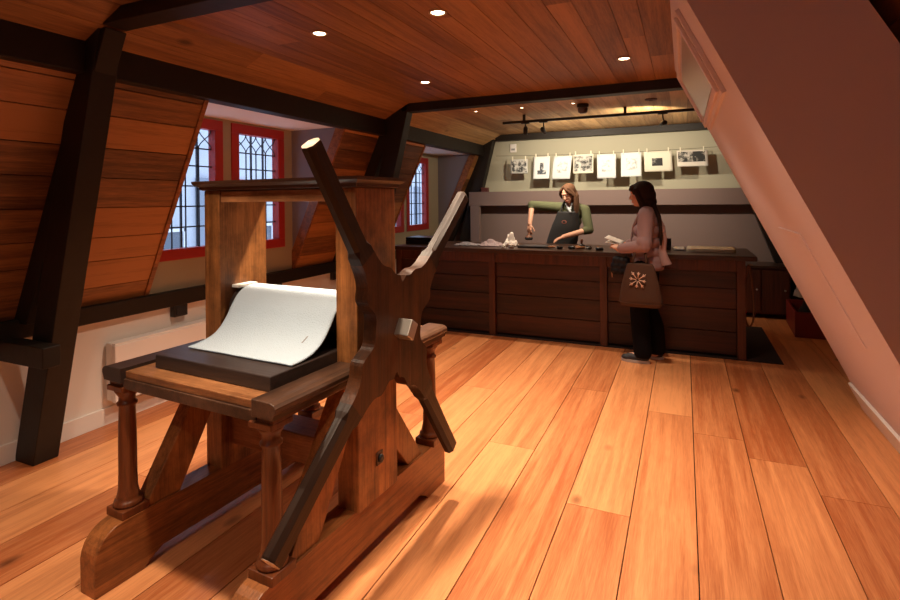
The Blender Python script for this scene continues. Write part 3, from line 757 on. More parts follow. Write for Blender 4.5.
def brayer(x, y, rz, lab, hm):
    t = thing('ink_roller', lab, 'hand tool', (x, y, TZ), rz, 'wooden hand tools on the workbench')
    mb = MB(); mb.lathe([(.016, 0), (.018, .002), (.018, .07), (.016, .072)], 18, Matrix.Translation((-.036, 0, .018)) @ RX); mb.build('roller', M['black'], t)
    mb = MB(); mb.tube([(-.045, 0, .018), (-.045, .03, .022), (0, .045, .024), (.045, .03, .022), (.045, 0, .018)], .003, 6); mb.build('fork', M['iron2'], t)
    mb = MB(); mb.tube([(0, .045, .024), (0, .06, .022), (0, .09, .020), (0, .13, .018), (0, .15, .017)], .012, 12, [.007, .011, .015, .014, .008]); mb.build('handle', hm, t)
HW = flat('turned_handle', (.35, .15, .06), .4)
for i, (x, y, r, l) in enumerate([(-1.22, 5.62, 1.2, 'hand roller right of the inking slab, nearest the slab'), (-1.10, 5.66, -.5, 'hand roller lying second to the right of the inking slab'), (-.93, 5.70, 2.2, 'hand roller third to the right of the inking slab'), (-.80, 5.58, .3, 'rightmost hand roller, nearest the woman in the mauve coat')]):
    brayer(x, y, r, l, HW)
t = thing('dauber', 'dark turned ink dauber standing among the hand rollers', 'hand tool', (-1.02, 5.80, TZ))
mb = MB(); mb.lathe([(.030, 0), (.034, .01), (.032, .035), (.016, .045)], 24); mb.build('pad', M['black'], t)
mb = MB(); mb.lathe([(.012, .045), (.010, .06), (.016, .08), (.013, .095), (.004, .10)], 20); mb.build('handle', M['presscol'], t)
t = thing('mug', 'black mug on the workbench behind the woman in the mauve coat', 'mug', (-.17, 5.93, TZ))
mb = MB(); mb.lathe([(.036, 0), (.042, .004), (.045, .02), (.045, .115), (.042, .115), (.040, .02), (.03, .012)], 32); mb.build('mug_body', M['black'], t)
mb = MB(); mb.tube([(0, -.044, .09), (0, -.072, .085), (0, -.078, .06), (0, -.068, .035), (0, -.044, .03)], .006, 8); mb.build('handle', M['black'], t)
mb = MB(); mb.box(-.0, .001, -.012, .012, .045, .085, .0, Matrix.Translation((-.02, -.0405, 0)) @ Matrix.Rotation(-.4, 4, 'Z')); mb.build('emblem', M['iron2'], t)
def sheets(name, lab, x0, x1, y0, y1, n, rz, mat):
    t = thing(name, lab, 'paper', ((x0+x1)/2, (y0+y1)/2, TZ), rz)
    for k in range(n):
        mb = MB(); W, D = (x1-x0)/2, (y1-y0)/2
        z = .001+k*.006; ox, oy = random.uniform(-.012, .012), random.uniform(-.01, .01)
        mb.grid(12, 6, lambda s, q: ((s-.5)*2*W+ox, (q-.5)*2*D+oy, z+.003*abs(noise.noise(Vector((s*3+k, q*3, 0))))), 0)
        o = mb.build('sheet', mat, t); md = o.modifiers.new('t', 'SOLIDIFY'); md.thickness = .0045; md.offset = 1
sheets('paper_stack', 'thick stack of cream paper near the right end of the workbench', .03, .46, 5.75, 6.10, 5, -.02, M['paperc'])
sheets('paper_stack', 'small white paper pile right beside the black mug', -.10, .02-.03, 5.86, 6.10, 3, .05, M['paper'])

# ------------------------------------------------------------------ hanging prints
def ink(name, col, paper, scale, thr, seed):
    m, nt, b = newmat(name); L = nt.links.new
    tc = nd(nt, 'ShaderNodeTexCoord'); mp = nd(nt, 'ShaderNodeMapping'); mp.inputs['Location'].default_value = (seed, seed, 0)
    L(tc.outputs['Object'], mp.inputs[0])
    n1 = nd(nt, 'ShaderNodeTexNoise'); n1.inputs['Scale'].default_value = scale; n1.inputs['Detail'].default_value = 8; n1.inputs['Roughness'].default_value = .65
    L(mp.outputs[0], n1.inputs['Vector'])
    r = nd(nt, 'ShaderNodeValToRGB'); r.color_ramp.elements[0].position = thr-.08; r.color_ramp.elements[1].position = thr+.08
    r.color_ramp.elements[0].color = (*col, 1); r.color_ramp.elements[1].color = (*paper, 1)
    L(n1.outputs['Fac'], r.inputs[0]); L(r.outputs[0], b.inputs['Base Color']); b.inputs['Roughness'].default_value = .9
    return m
YS = 7.64
st = MB(); pts = []
for k in range(25):
    s = k/24; pts.append((-2.62+3.35*s, YS, 2.165-.03*math.sin(PI*s)))
st.tube(pts, .0022, 6); tag(st.build('drying_line', M['beam']), 'thin line stretched before the cream wall carrying the prints', 'line')
PW = (.66, .69, .70); PWC = (.66, .63, .52)
prints = [  # x0,x1,ztop,zbot, skew, label, paper, image list
    (-2.405, -2.14, 2.105, 1.89, 0, 'grey landscape print at the left end of the drying line', (.50, .50, .47), 'land'),
    (-2.04, -1.80, 2.13, 1.80, -.01, 'white print with a small dark seated figure, second on the line', PW, 'figure'),
    (-1.74, -1.475, 2.125, 1.79, -.04, 'white sheet with a faint sketch, third on the line', PW, 'faint'),
    (-1.46, -1.175, 2.14, 1.865, 0, 'cream landscape print with dark trees, fourth on the line', PWC, 'land'),
    (-1.125, -.868, 2.125, 1.785, 0, 'white sheet with a faint plant sketch, fifth on the line', PW, 'faint'),
    (-.80, -.53, 2.135, 1.80, 0, 'white sheet with a pale branching sketch, sixth on the line', PW, 'faint'),
    (-.50, -.145, 2.135, 1.86, .01, 'cream sheet with a small dark rectangular picture, seventh on the line', PWC, 'small'),
    (-.085, .285, 2.13, 1.915, .01, 'wide dark landscape print at the right end of the line', (.62, .58, .52), 'wide')]
for i, (x0, x1, zt, zb_, sk, lab, pc, kind) in enumerate(prints):
    x0, x1, zt, zb_ = x0*.993, x1*.993, 1.5+(zt-1.5)*.993, 1.5+(zb_-1.5)*.993
    t = thing('hanging_print', lab, 'print', ((x0+x1)/2, YS-.004, zt), 0, 'prints on the drying line')
    W, H = x1-x0, zt-zb_
    mb = MB()
    amp = .012
    def f(s, q, W=W, H=H, sk=sk, i=i): return ((s-.5)*W + sk*q, -amp*math.sin(q*PI*.9)*(.5+.5*math.sin(s*3+i)) - .03*q**3*(1 if i % 2 else -.4), -H*q)
    mb.grid(10, 12, f, 0); o = mb.build('paper_sheet', flat('print_paper', pc, .9), t); md = o.modifiers.new('t', 'SOLIDIFY'); md.thickness = .0012; md.offset = 0
    def img(s0, s1, q0, q1, mat, f=f):
        mb = MB()
        def g(s, q):
            p = f(s0+(s1-s0)*s, q0+(q1-q0)*q); return (p[0], p[1]-.0022, p[2])
        mb.grid(8, 8, g, 0); mb.build('printed_image', mat, t)
    if kind == 'land': img(.06, .94, .10, .90, ink('landscape_ink', (.05, .05, .05), (.55, .54, .5), 14, .50, i*3.1))
    elif kind == 'figure': 
        img(.25, .80, .62, .80, ink('figure_ink', (.06, .07, .09), (.5, .52, .52), 16, .56, 2.2))
        img(.40, .62, .28, .62, ink('figure_ink_top', (.05, .05, .06), (.45, .46, .47), 18, .56, 7.2))
    elif kind == 'faint': img(.25, .80, .25, .72, ink('faint_ink', (.30, .31, .30), pc, 22, .43, i*1.7))
    elif kind == 'small': img(.28, .66, .34, .72, ink('dark_picture', (.03, .03, .03), (.30, .30, .28), 14, .62, 1.4))
    else: img(.04, .92, .08, .72, ink('wide_ink', (.03, .03, .03), pc, 9, .57, 4.4))
    for s in (.12, .88):
        mb = MB(); mb.box((s-.5)*W-.006, (s-.5)*W+.006, -.012, .012, -.03, .045, .002); mb.build('clothes_peg', M['paperc'], t)
# small reddish box on the ledge
t = thing('small_box', 'small dark red box on the left end of the boxed ledge', 'box', (-2.86, 7.793, 1.6225))
mb = MB(); mb.box(-.055, .055, -.035, .035, 0, .055, .003); mb.build('box_body', flat('dark_red_card', (.11, .025, .02), .6), t)
mb = MB(); mb.box(-.058, .058, -.038, .038, .055, .067, .003); mb.build('lid', flat('dark_red_lid', (.14, .035, .025), .6), t)

# ------------------------------------------------------------------ behind the bench on the right
t = thing('side_cabinet', 'low dark wooden cabinet by the back wall, right of the workbench', 'cabinet', (.55, 7.48, 0))
mb = MB(); mb.box(0, .62, 0, .48, .06, .62, .004); mb.build('carcass', M['counterZ'], t)
mb = MB(); mb.box(-.02, .64, -.02, .50, .62, .65, .004); mb.build('cabinet_top', M['ctop'], t)
for x in (.02, .32):
    mb = MB(); mb.box(x, x+.28, -.018, 0, .08, .60, .003); d = mb.build('door', M['counterZ'], t)
    mb = MB(); mb.lathe([(.006, 0), (.012, .02), (.004, .024)], 12, Matrix.Translation((x+.24, -.018, .36)) @ Matrix.Rotation(PI/2, 4, 'X')); mb.build('knob', M['iron2'], d)
for x in (.0, .58):
    for y in (0.0, .44):
        mb = MB(); mb.box(x, x+.04, y, y+.04, 0, .06, .002); mb.build('leg', M['counterZ'], t)
t = thing('storage_crate', 'dark red crate on the floor beside the foot of the sloping enclosure', 'crate', (1.07, 6.62, 0), -.05)
RD = flat('dark_red_paint', (.22, .018, .014), .45)
mb = MB(); W, D, H = .40, .80, .27
mb.box(0, W, 0, .02, .0, H, .003); mb.build('end_board', RD, t)
mb = MB(); mb.box(0, W, D-.02, D, 0, H, .003); mb.build('end_board', RD, t)
mb = MB(); mb.box(0, .02, .02, D-.02, 0, H, .003); mb.build('side_board', RD, t)
mb = MB(); mb.box(W-.02, W, .02, D-.02, 0, H, .003); mb.build('side_board', RD, t)
mb = MB(); mb.box(.02, W-.02, .02, D-.02, 0.002, .02); mb.build('bottom_board', M['counterZ'], t)
crumple('cloth', 'dark bundle of cloth filling the red crate', (1.28, 7.0, .10), .13, .30, .25, flat('dark_cloth', (.02, .018, .02), .9), 4.0, rz=-.05)
crumple('cloth', 'small white crumpled cloth on top of the dark bundle in the red crate', (1.19, 6.92, .385), .06, .07, .20, flat('grey_white_cloth', (.5, .47, .46), .9), 9.0, rz=.4)

# ------------------------------------------------------------------ people
def capsule(bm, a, b, ra, rb, seg=18, sq=1.0, axis=None):
    """tapered rounded limb; sq flattens it along 'axis'"""
    a = Vector(a); b = Vector(b); t = (b-a); L = t.length
    if L < 1e-6: t = Vector((0, 0, 1))
    t.normalize()
    u = t.orthogonal().normalized(); v = t.cross(u)
    if axis is not None:
        ax = Vector(axis); v = (ax - t*ax.dot(t)).normalized(); u = v.cross(t)
    rings = []
    n = 6
    for k in range(n+1):
        th = PI/2*(k/n); rr = ra*math.sin(th); rings.append((a - t*ra*math.cos(th), rr))
    for k in range(n+1):
        th = PI/2*(1-k/n); rr = rb*math.sin(th); rings.append((b + t*rb*math.cos(th), rr))
    V = []
    for c, r in rings:
        r = max(r, 1e-4)
        V.append([bm.verts.new(c+u*math.cos(2*PI*k/seg)*r+v*math.sin(2*PI*k/seg)*r*sq) for k in range(seg)])
    for i in range(len(V)-1):
        for k in range(seg): bm.faces.new([V[i][k], V[i][(k+1) % seg], V[i+1][(k+1) % seg], V[i+1][k]])
    bm.faces.new(V[0][::-1]); bm.faces.new(V[-1])
def ell(bm, c, r, rot=None, seg=20):
    m_ = Matrix.Translation(c) @ (rot.to_4x4() if rot is not None else Matrix.Identity(4)) @ Matrix.Diagonal((*r, 1))
    bmesh.ops.create_uvsphere(bm, u_segments=seg, v_segments=14, radius=1, matrix=m_)
def chain(bm, pts, sq=1.0, axis=None):
    for (a, ra), (b, rb) in zip(pts[:-1], pts[1:]): capsule(bm, a, b, ra, rb, sq=sq, axis=axis)
def fuse(bm, name, mat, parent, voxel=.006, smooth=4, cut=None):
    bmesh.ops.recalc_face_normals(bm, faces=bm.faces)
    me = bpy.data.meshes.new(name+'_src'); bm.to_mesh(me); bm.free()
    o = bpy.data.objects.new(name+'_src', me); COL.objects.link(o)
    r = o.modifiers.new('r', 'REMESH'); r.mode = 'VOXEL'; r.voxel_size = voxel; r.use_smooth_shade = True
    s = o.modifiers.new('s', 'SMOOTH'); s.factor = .5; s.iterations = smooth
    dg = bpy.context.evaluated_depsgraph_get(); ev = o.evaluated_get(dg)
    out = bpy.data.meshes.new_from_object(ev); out.name = name
    bpy.data.objects.remove(o); bpy.data.meshes.remove(me)
    if cut:
        b2 = bmesh.new(); b2.from_mesh(out)
        for co, no in cut:   # keeps the side the normal points away from
            g = list(b2.verts)+list(b2.edges)+list(b2.faces)
            bmesh.ops.bisect_plane(b2, geom=g, plane_co=co, plane_no=no, clear_outer=True)
        b2.to_mesh(out); b2.free()
    out.materials.clear(); out.materials.append(mat)
    for p in out.polygons: p.use_smooth = True
    ob = bpy.data.objects.new(name, out); COL.objects.link(ob); ob.parent = parent
    return ob
SK = flat('skin', (.62, .33, .22), .55); 
HAIRD = flat('dark_hair', (.020, .009, .006), .75, spec=.25, bump=.6, bscale=150)
HAIRB = flat('fair_brown_hair', (.085, .036, .016), .7, spec=.25, bump=.6, bscale=150)
COAT = flat('mauve_coat_wool', (.30, .195, .20), .85, bump=.15, bscale=200)
PANTS = flat('black_trousers', (.005, .004, .005), .9, spec=.1)
LIP = flat('lips', (.42, .12, .10), .5); EYE = flat('eye_white', (.7, .66, .6), .3); IRIS = flat('iris', (.05, .025, .015), .3)

def head_parts(bm, c, R, s=1.0):
    """head about centre c; R turns (+x = face direction, z up)"""
    P = lambda x, y, z: Vector(c) + R @ Vector((x*s, y*s, z*s))
    ell(bm, P(-.012, 0, .030), (.096*s, .074*s, .088*s), R)
    ell(bm, P(.030, 0, -.020), (.060*s, .060*s, .085*s), R)
    ell(bm, P(.052, 0, -.082), (.028*s, .030*s, .022*s), R)     # chin
    capsule(bm, P(.0, 0, -.055), P(.05, 0, -.082), .045*s, .024*s)
    for y in (-.034, .034): ell(bm, P(.052, y, -.022), (.030*s, .022*s, .026*s), R)  # cheeks
    capsule(bm, P(.082, 0, .022), P(.102, 0, -.020), .009*s, .012*s)  # nose
    ell(bm, P(.104, 0, -.022), (.010*s, .015*s, .009*s), R)
    ell(bm, P(.076, 0, .036), (.014*s, .045*s, .012*s), R)      # brow
    ell(bm, P(.082, 0, -.053), (.012*s, .023*s, .006*s), R)     # upper lip
    ell(bm, P(.080, 0, -.062), (.011*s, .020*s, .006*s), R)
    for y in (-.074, .074):
        ell(bm, P(-.008, y, -.005), (.020*s, .008*s, .030*s), R)  # ears
    return P
def face_bits(parent, P, R, s=1.0):
    for y in (-.030, .030):
        b = bmesh.new(); ell(b, P(.074, y, .016), (.0115*s, .0135*s, .0085*s), R)
        me = bpy.data.meshes.new('eye'); b.to_mesh(me); b.free(); me.materials.append(EYE); o = bpy.data.objects.new('eye', me); COL.objects.link(o); o.parent = parent
        b = bmesh.new(); ell(b, P(.0835, y, .015), (.004*s, .006*s, .006*s), R)
        me = bpy.data.meshes.new('iris'); b.to_mesh(me); b.free(); me.materials.append(IRIS); q = bpy.data.objects.new('iris', me); COL.objects.link(q); q.parent = o
    b = bmesh.new(); ell(b, P(.0865, 0, -.0565), (.008*s, .021*s, .0085*s), R)
    me = bpy.data.meshes.new('lips'); b.to_mesh(me); b.free(); me.materials.append(LIP); o = bpy.data.objects.new('lips', me); COL.objects.link(o); o.parent = parent
    for p in me.polygons: p.use_smooth = True
def hand_parts(bm, wrist, d, n, curl=.5, side=1, s=1.0):
    """d = direction of fingers, n = back of hand normal"""
    d = Vector(d).normalized(); n = Vector(n); n = (n-d*n.dot(d)).normalized(); w_ = d.cross(n)*side
    W = Vector(wrist)
    pal = W+d*.045*s
    for off in (-.026, -.009, .009, .026):
        capsule(bm, W+w_*off*.55*s, W+d*.078*s+w_*off*s, .014*s, .0115*s)
    for k, (off, ln) in enumerate([(-.027, .062), (-.009, .074), (.009, .070), (.026, .055)]):
        p = W+d*.082*s+w_*off*s; dd = d.copy(); r = .0085*s
        for seg_, fr in enumerate((.42, .33, .25)):
            ang = curl*(.55+.45*seg_)
            dd = (dd*math.cos(ang) - n*math.sin(ang)).normalized()
            q = p+dd*ln*fr*s; capsule(bm, p, q, r, r*.9, 12); p = q; r *= .9
    p = W+d*.025*s-w_*.022*s; dd = (d*.65-w_*.70-n*.25).normalized()
    for ln, r in ((.034, .012), (.028, .0095), (.024, .0085)):
        q = p+dd*ln*s; capsule(bm, p, q, r*s, r*.9*s, 12); p = q; dd = (dd*.85+d*.45-n*.15).normalized()

def meshobj(bm, name, mat, parent, smooth=True, solid=0):
    me = bpy.data.meshes.new(name); bmesh.ops.recalc_face_normals(bm, faces=bm.faces); bm.to_mesh(me); bm.free(); me.materials.append(mat)
    for p in me.polygons: p.use_smooth = smooth
    o = bpy.data.objects.new(name, me); COL.objects.link(o); o.parent = parent
    if solid: md = o.modifiers.new('t', 'SOLIDIFY'); md.thickness = solid
    return o

# ---- woman in the mauve coat, seen from her left side-back, facing left (-x)
vp = thing('person', 'woman in a mauve coat and black trousers standing before the workbench with a leaflet', 'person', (-.33, 5.17, 0))
V3 = Vector
Fd = V3((-1, .12, 0)).normalized()           # facing
Sd = V3((0, 0, 1)).cross(Fd)                 # her left (towards the camera)
def Q(f, s, z): return Fd*f + Sd*s + V3((0, 0, z))
Rf = Matrix((Fd, Sd, V3((0, 0, 1)))).transposed()
hc = Q(.035, 0, 1.530)
Rh = Rf @ Matrix.Rotation(math.radians(8), 3, 'Y')
bm = bmesh.new()
Ph = head_parts(bm, hc, Rh, .98)
chain(bm, [(Q(-.02, 0, 1.34), .055), (Q(-.005, 0, 1.47), .050)])
# torso
for z, f, rx_, ry_ in ((1.30, -.035, .075, .125), (1.20, -.02, .10, .135), (1.08, -.01, .095, .125), (.98, -.005, .10, .135), (.90, -.02, .115, .155)):
    ell(bm, Q(f, 0, z), (rx_, ry_, .10), Rf)
SH = {1: Q(-.035, .155, 1.335), -1: Q(-.035, -.155, 1.335)}
EL = {1: Q(-.03, .215, 1.075), -1: Q(.0, -.21, 1.08)}
WR = {1: Q(.205, .150, 1.035), -1: Q(.19, -.06, 1.06)}
for s in (1, -1):
    chain(bm, [(Q(-.03, .10*s, 1.36), .055), (SH[s], .052), (EL[s], .040), (WR[s], .027)])
    d = (Q(.30, .06*s, 1.075)-WR[s]).normalized()
    hand_parts(bm, WR[s], d, Q(0, s*.5, .8), .55, -s, .95)
    hip = Q(-.01, .085*s, .88); f0 = .045 if s > 0 else -.045
    kn = Q(.02+f0*.5, .085*s, .47); an = Q(-.03+f0, .085*s, .09)
    chain(bm, [(hip, .088), (kn, .060), (Q(-.02+f0, .085*s, .32), .056), (an, .042)])
    capsule(bm, an+V3((0, 0, -.03)), Q(.08+f0, .09*s, .045), .040, .034)
body = fuse(bm, 'body', SK, vp, .0055, 3)
face_bits(vp, Ph, Rh, .98)
# trousers
bm = bmesh.new()
ell(bm, Q(-.02, 0, .90), (.128, .165, .12), Rf)
for s in (1, -1):
    f0 = .045 if s > 0 else -.045
    chain(bm, [(Q(-.01, .085*s, .88), .100), (Q(.02+f0*.5, .088*s, .47), .082), (Q(-.015+f0, .088*s, .30), .082), (Q(-.03+f0, .09*s, .10), .080)])
fuse(bm, 'trousers', PANTS, vp, .008, 4, cut=[((0, 0, .055), (0, 0, -1))])
# coat
bm = bmesh.new()
for z, f, rx_, ry_ in ((1.35, -.035, .080, .14), (1.28, -.035, .100, .160), (1.20, -.02, .125, .165), (1.10, -.01, .128, .160), (1.0, -.01, .130, .162), (.92, -.02, .138, .172), (.88, -.025, .142, .176)):
    ell(bm, Q(f, 0, z), (rx_, ry_, .09), Rf)
capsule(bm, Q(-.03, 0, 1.36), Q(-.015, 0, 1.42), .072, .060)
for s in (1, -1):
    chain(bm, [(Q(-.03, .10*s, 1.36), .068), (SH[s], .072), (EL[s]+V3((0, 0, .0)), .062), (EL[s].lerp(WR[s], .5), .054), (EL[s].lerp(WR[s], .86), .046)])
    ell(bm, EL[s]+V3((0, 0, .03)), (.068, .066, .075))
fuse(bm, 'coat', COAT, vp, .006, 3, cut=[((0, 0, .845), (0, 0, -1))])
# collar / lapel
bm = bmesh.new()
chain(bm, [(Q(-.085, .0, 1.415), .020), (Q(-.05, .065, 1.41), .022), (Q(.03, .06, 1.36), .020), (Q(.095, .035, 1.24), .014), (Q(.118, .03, 1.10), .010)])
chain(bm, [(Q(-.085, .0, 1.415), .020), (Q(-.05, -.065, 1.41), .022), (Q(.03, -.06, 1.36), .020), (Q(.095, -.035, 1.24), .014)])
fuse(bm, 'collar', COAT, vp, .006, 3)
# hair: long bob with a fringe, and a thin plait down the back
bm = bmesh.new()
H = lambda x, y, z: hc + Rh @ V3((x, y, z))
ell(bm, H(-.022, 0, .040), (.104, .086, .088), Rh)
ell(bm, H(-.045, 0, -.01), (.088, .088, .095), Rh)
ell(bm, H(-.050, 0, -.075), (.080, .092, .070), Rh)
ell(bm, H(-.045, 0, -.122), (.078, .092, .040), Rh)
ell(bm, H(.050, 0, .078), (.042, .060, .030), Rh)
capsule(bm, H(.078, -.035, .062), H(.078, .035, .062), .017, .017)
for s in (1, -1):
    capsule(bm, H(.025, .074*s, .045), H(-.012, .084*s, -.10), .026, .026)
hair = fuse(bm, 'hair', HAIRD, vp, .006, 3)
bm = bmesh.new()
chain(bm, [(H(-.10, .045, -.10), .022), (Q(-.135, .085, 1.33), .018), (Q(-.150, .10, 1.22), .014), (Q(-.155, .105, 1.14), .016), (Q(-.15, .10, 1.08), .008)])
fuse(bm, 'plait', HAIRD, vp, .005, 2)
# shoes
for s in (1, -1):
    f0 = .045 if s > 0 else -.045
    bm = bmesh.new()
    ell(bm, Q(-.035+f0, .09*s, .058), (.055, .040, .045), Rf); ell(bm, Q(.05+f0, .092*s, .045), (.085, .042, .036), Rf); ell(bm, Q(.10+f0, .092*s, .038), (.060, .042, .028), Rf)
    capsule(bm, Q(-.04+f0, .09*s, .07), Q(-.03+f0, .09*s, .11), .042, .040)
    shoe = fuse(bm, 'shoe', flat('black_trainer', (.02, .022, .03), .6), vp, .005, 3, cut=[((0, 0, .022), (0, 0, -1))])
    mb = MB(); pl = []
    for k in range(28):
        a = 2*PI*k/28; x = math.cos(a); y = math.sin(a)
        pl.append((.035+f0+.128*x, .091*s+(.045 if x > -.2 else .040)*y))
    mb.prism(pl, .001, .027, lambda u, v, d: Q(u, v, d), .004); mb.build('sole', flat('grey_sole', (.42, .38, .36), .6), shoe)
# pale shawl hanging at the back
bm = bmesh.new()
chain(bm, [(Q(-.11, .03, 1.33), .022), (Q(-.150, .045, 1.24), .030), (Q(-.165, .05, 1.12), .030), (Q(-.155, .05, 1.02), .034), (Q(-.17, .06, .95), .042), (Q(-.205, .06, .875), .045)], sq=.7, axis=Sd)
o = fuse(bm, 'shawl', flat('pale_mauve_wool', (.40, .26, .245), .9, bump=.3, bscale=90), vp, .006, 3, cut=[((0, 0, .855), (0.25, 0, -1))])
# brown bag with snowflake on her hip
BG = flat('brown_canvas', (.060, .025, .011), .8, bump=.2, bscale=150, var=.15)
t = thing('shoulder_bag', "brown cloth bag with a pale snowflake, carried by the woman in the mauve coat", 'bag', (-.33, 5.17, 0))
mb = MB()
def bagf(s, q, off):
    # s around (0..1), q down
    z = .905-.365*q; a = 2*PI*s
    z = .925-.385*q; wf = (.105+.082*min(1, q*1.15)**.7)*(1-.10*max(0, q-.85)/.15); ws = .020+.040*math.sin(min(1, q*1.05)*PI*.62)*(1-.5*max(0, q-.9)/.1)
    x = math.cos(a)*wf*(1+.0*q); y = math.sin(a)*ws
    f = .005*noise.noise(V3((x*12, z*12, 0)))
    return Q(-.012-x+.012, .245+y+f, z - .02*(abs(x)/.2)**2*(1 if q < .4 else .0))
mb.grid(48, 24, lambda s, q: bagf(s, q, 0), 0)
# bottom
bmesh.ops.remove_doubles(mb.bm, verts=mb.bm.verts, dist=.0005)
bmesh.ops.holes_fill(mb.bm, edges=[e for e in mb.bm.edges if e.is_boundary], sides=0)
bag = mb.build('bag_body', BG, t)
mb = MB(); mb.tube([Q(.185*math.cos(a), .245+.062*math.sin(a)*1.02, .575) for a in [2*PI*k/40 for k in range(41)]], .0035, 6); mb.build('hem', flat('brown_hem', (.09, .04, .018), .8), t)
for fo in (-.05, .06):
    mb = MB(); mb.tube([Q(fo, .245, .90), Q(fo, .238, .96), Q(fo*.8, .225, 1.015)], .010, 8); mb.build('bag_strap', BG, t)
SF = flat('snowflake_print', (.80, .55, .42), .7)
mb = MB(); c = Q(.010, .312, .785)
def sf(p, q, r):
    mb.tube([p, q], r, 6)
for k in range(8):
    a = PI/4*k+.15; d = Fd*math.cos(a)+V3((0, 0, 1))*math.sin(a); e = Fd*math.cos(a+.6)+V3((0, 0, 1))*math.sin(a+.6); g = Fd*math.cos(a-.6)+V3((0, 0, 1))*math.sin(a-.6)
    L_ = .085 if k % 2 else .070
    sf(c+d*.012, c+d*L_, .0035)
    sf(c+d*L_*.62, c+d*L_*.62+e*.022, .003); sf(c+d*L_*.62, c+d*L_*.62+g*.022, .003)
mb.build('snowflake', SF, t)
# black handbag in front of her
t = thing('handbag', 'small black handbag hanging below the leaflet of the woman in the mauve coat', 'bag', (-.33, 5.17, 0))
bm = bmesh.new()
for a_ in (-.055, 0, .055):
    for z_ in (.835, .88, .93): ell(bm, Q(.190+a_*(1-.25*(z_ > .9)), .13, z_), (.040, .045, .042), Rf)
fuse(bm, 'bag_body', flat('black_leather', (.010, .010, .013), .5, spec=.2), t, .006, 3)
mb = MB(); mb.tube([Q(.14, .13, .95), Q(.145, .12, 1.0), Q(.12, .11, 1.03)], .006, 8); mb.build('bag_strap', M['black'], t)
mb = MB(); mb.tube([Q(.262, .14, .88), Q(.272, .15, .83), Q(.266, .15, .77)], .005, 8); mb.build('tassel', flat('tan_tassel', (.45, .25, .15), .6), t)
# leaflet
t = thing('leaflet', 'white folded leaflet held open by the woman in the mauve coat', 'leaflet', (-.33, 5.17, 0))
mb = MB(); mb.grid(6, 4, lambda s, q: Q(.20+.155*s, .075-.16*q, 1.075+.055*s+.015*q), 0); o = mb.build('page', M['paper'], t); md = o.modifiers.new('t', 'SOLIDIFY'); md.thickness = .003
mb = MB(); mb.grid(6, 4, lambda s, q: Q(.20+.150*s, .075-.16*q, 1.068+.018*s+.01*q), 0); o = mb.build('page', M['paper'], t); md = o.modifiers.new('t', 'SOLIDIFY'); md.thickness = .003

# ---- woman in the black apron behind the bench
wp = thing('person', 'woman in an olive top and black apron working behind the long workbench', 'person', (-1.30, 6.66, 0))
Fd = V3((-.12, -1, 0)).normalized(); Sd = V3((0, 0, 1)).cross(Fd)       # Sd = her left = picture right
def Q(f, s, z): return Fd*f + Sd*s + V3((0, 0, z))
Rf = Matrix((Fd, Sd, V3((0, 0, 1)))).transposed()
OL = flat('olive_jersey', (.075, .080, .036), .9, bump=.1, bscale=150)
hc = Q(.115, .005, 1.555)
Rh = Rf @ Matrix.Rotation(math.radians(-14), 3, 'Z') @ Matrix.Rotation(math.radians(24), 3, 'Y') @ Matrix.Rotation(math.radians(6), 3, 'X')
SHr, ELr, WRr = Q(.01, -.185, 1.395), Q(.10, -.480, 1.425), Q(.22, -.465, 1.185)
SHl, ELl, WRl = Q(.01, .180, 1.360), Q(.08, .250, 1.12), Q(.32, .01, 1.045)
TOR = [(1.33, .0, .090, .155), (1.22, .02, .110, .158), (1.10, .015, .105, .155), (1.0, .0, .11, .165), (.90, -.01, .12, .175)]
so = lambda z: -.28*max(0, 1.33-z)
bm = bmesh.new()
Ph = head_parts(bm, hc, Rh, .98)
chain(bm, [(Q(.01, 0, 1.37), .055), (Q(.07, 0, 1.50), .050)])
for z, f, rx_, ry_ in TOR: ell(bm, Q(f, so(z), z), (rx_, ry_, .10), Rf)
chain(bm, [(Q(.01, -.09, 1.39), .052), (SHr, .050), (ELr, .040), (WRr, .027)])
chain(bm, [(Q(.01, .09, 1.38), .052), (SHl, .050), (ELl, .040), (WRl, .027)])
hand_parts(bm, WRr, V3((0, 0, -1))+Fd*.25, Fd*1.0+Sd*-.3, .75, 1, .98)
hand_parts(bm, WRl, Fd*.6-Sd*.65+V3((0, 0, -.30)), V3((0, 0, 1)), .35, -1, .98)
for s in (1, -1):
    chain(bm, [(Q(0, .085*s-.11, .88), .088), (Q(.02, .09*s-.07, .47), .060), (Q(-.01, .09*s-.03, .30), .055), (Q(-.02, .09*s, .09), .042)])
    capsule(bm, Q(-.03, .09*s, .06), Q(.08, .10*s, .045), .040, .034)
fuse(bm, 'body', SK, wp, .0055, 3)
face_bits(wp, Ph, Rh, .98)
bm = bmesh.new()
for z, f, rx_, ry_ in TOR: ell(bm, Q(f, so(z), z), (rx_+.013, ry_+.015, .105), Rf)
capsule(bm, Q(-.0, -.05, 1.40), Q(-.0, .05, 1.40), .055, .055)
chain(bm, [(Q(.01, -.09, 1.39), .066), (SHr, .066), (ELr, .056)]); capsule(bm, ELr, ELr.lerp(WRr, .12), .054, .046)
chain(bm, [(Q(.01, .09, 1.38), .066), (SHl, .064), (ELl, .055)]); capsule(bm, ELl, ELl.lerp(WRl, .18), .054, .047)
fuse(bm, 'olive_top', OL, wp, .006, 3, cut=[((0, 0, .84), (0, 0, -1))])
bm = bmesh.new(); ell(bm, Q(-.01, -.12, .90), (.13, .178, .12), Rf)
for s in (1, -1): chain(bm, [(Q(0, .085*s-.11, .88), .10), (Q(.02, .09*s-.07, .47), .078), (Q(-.015, .09*s, .12), .070)])
fuse(bm, 'trousers', PANTS, wp, .009, 4, cut=[((0, 0, .07), (0, 0, -1))])
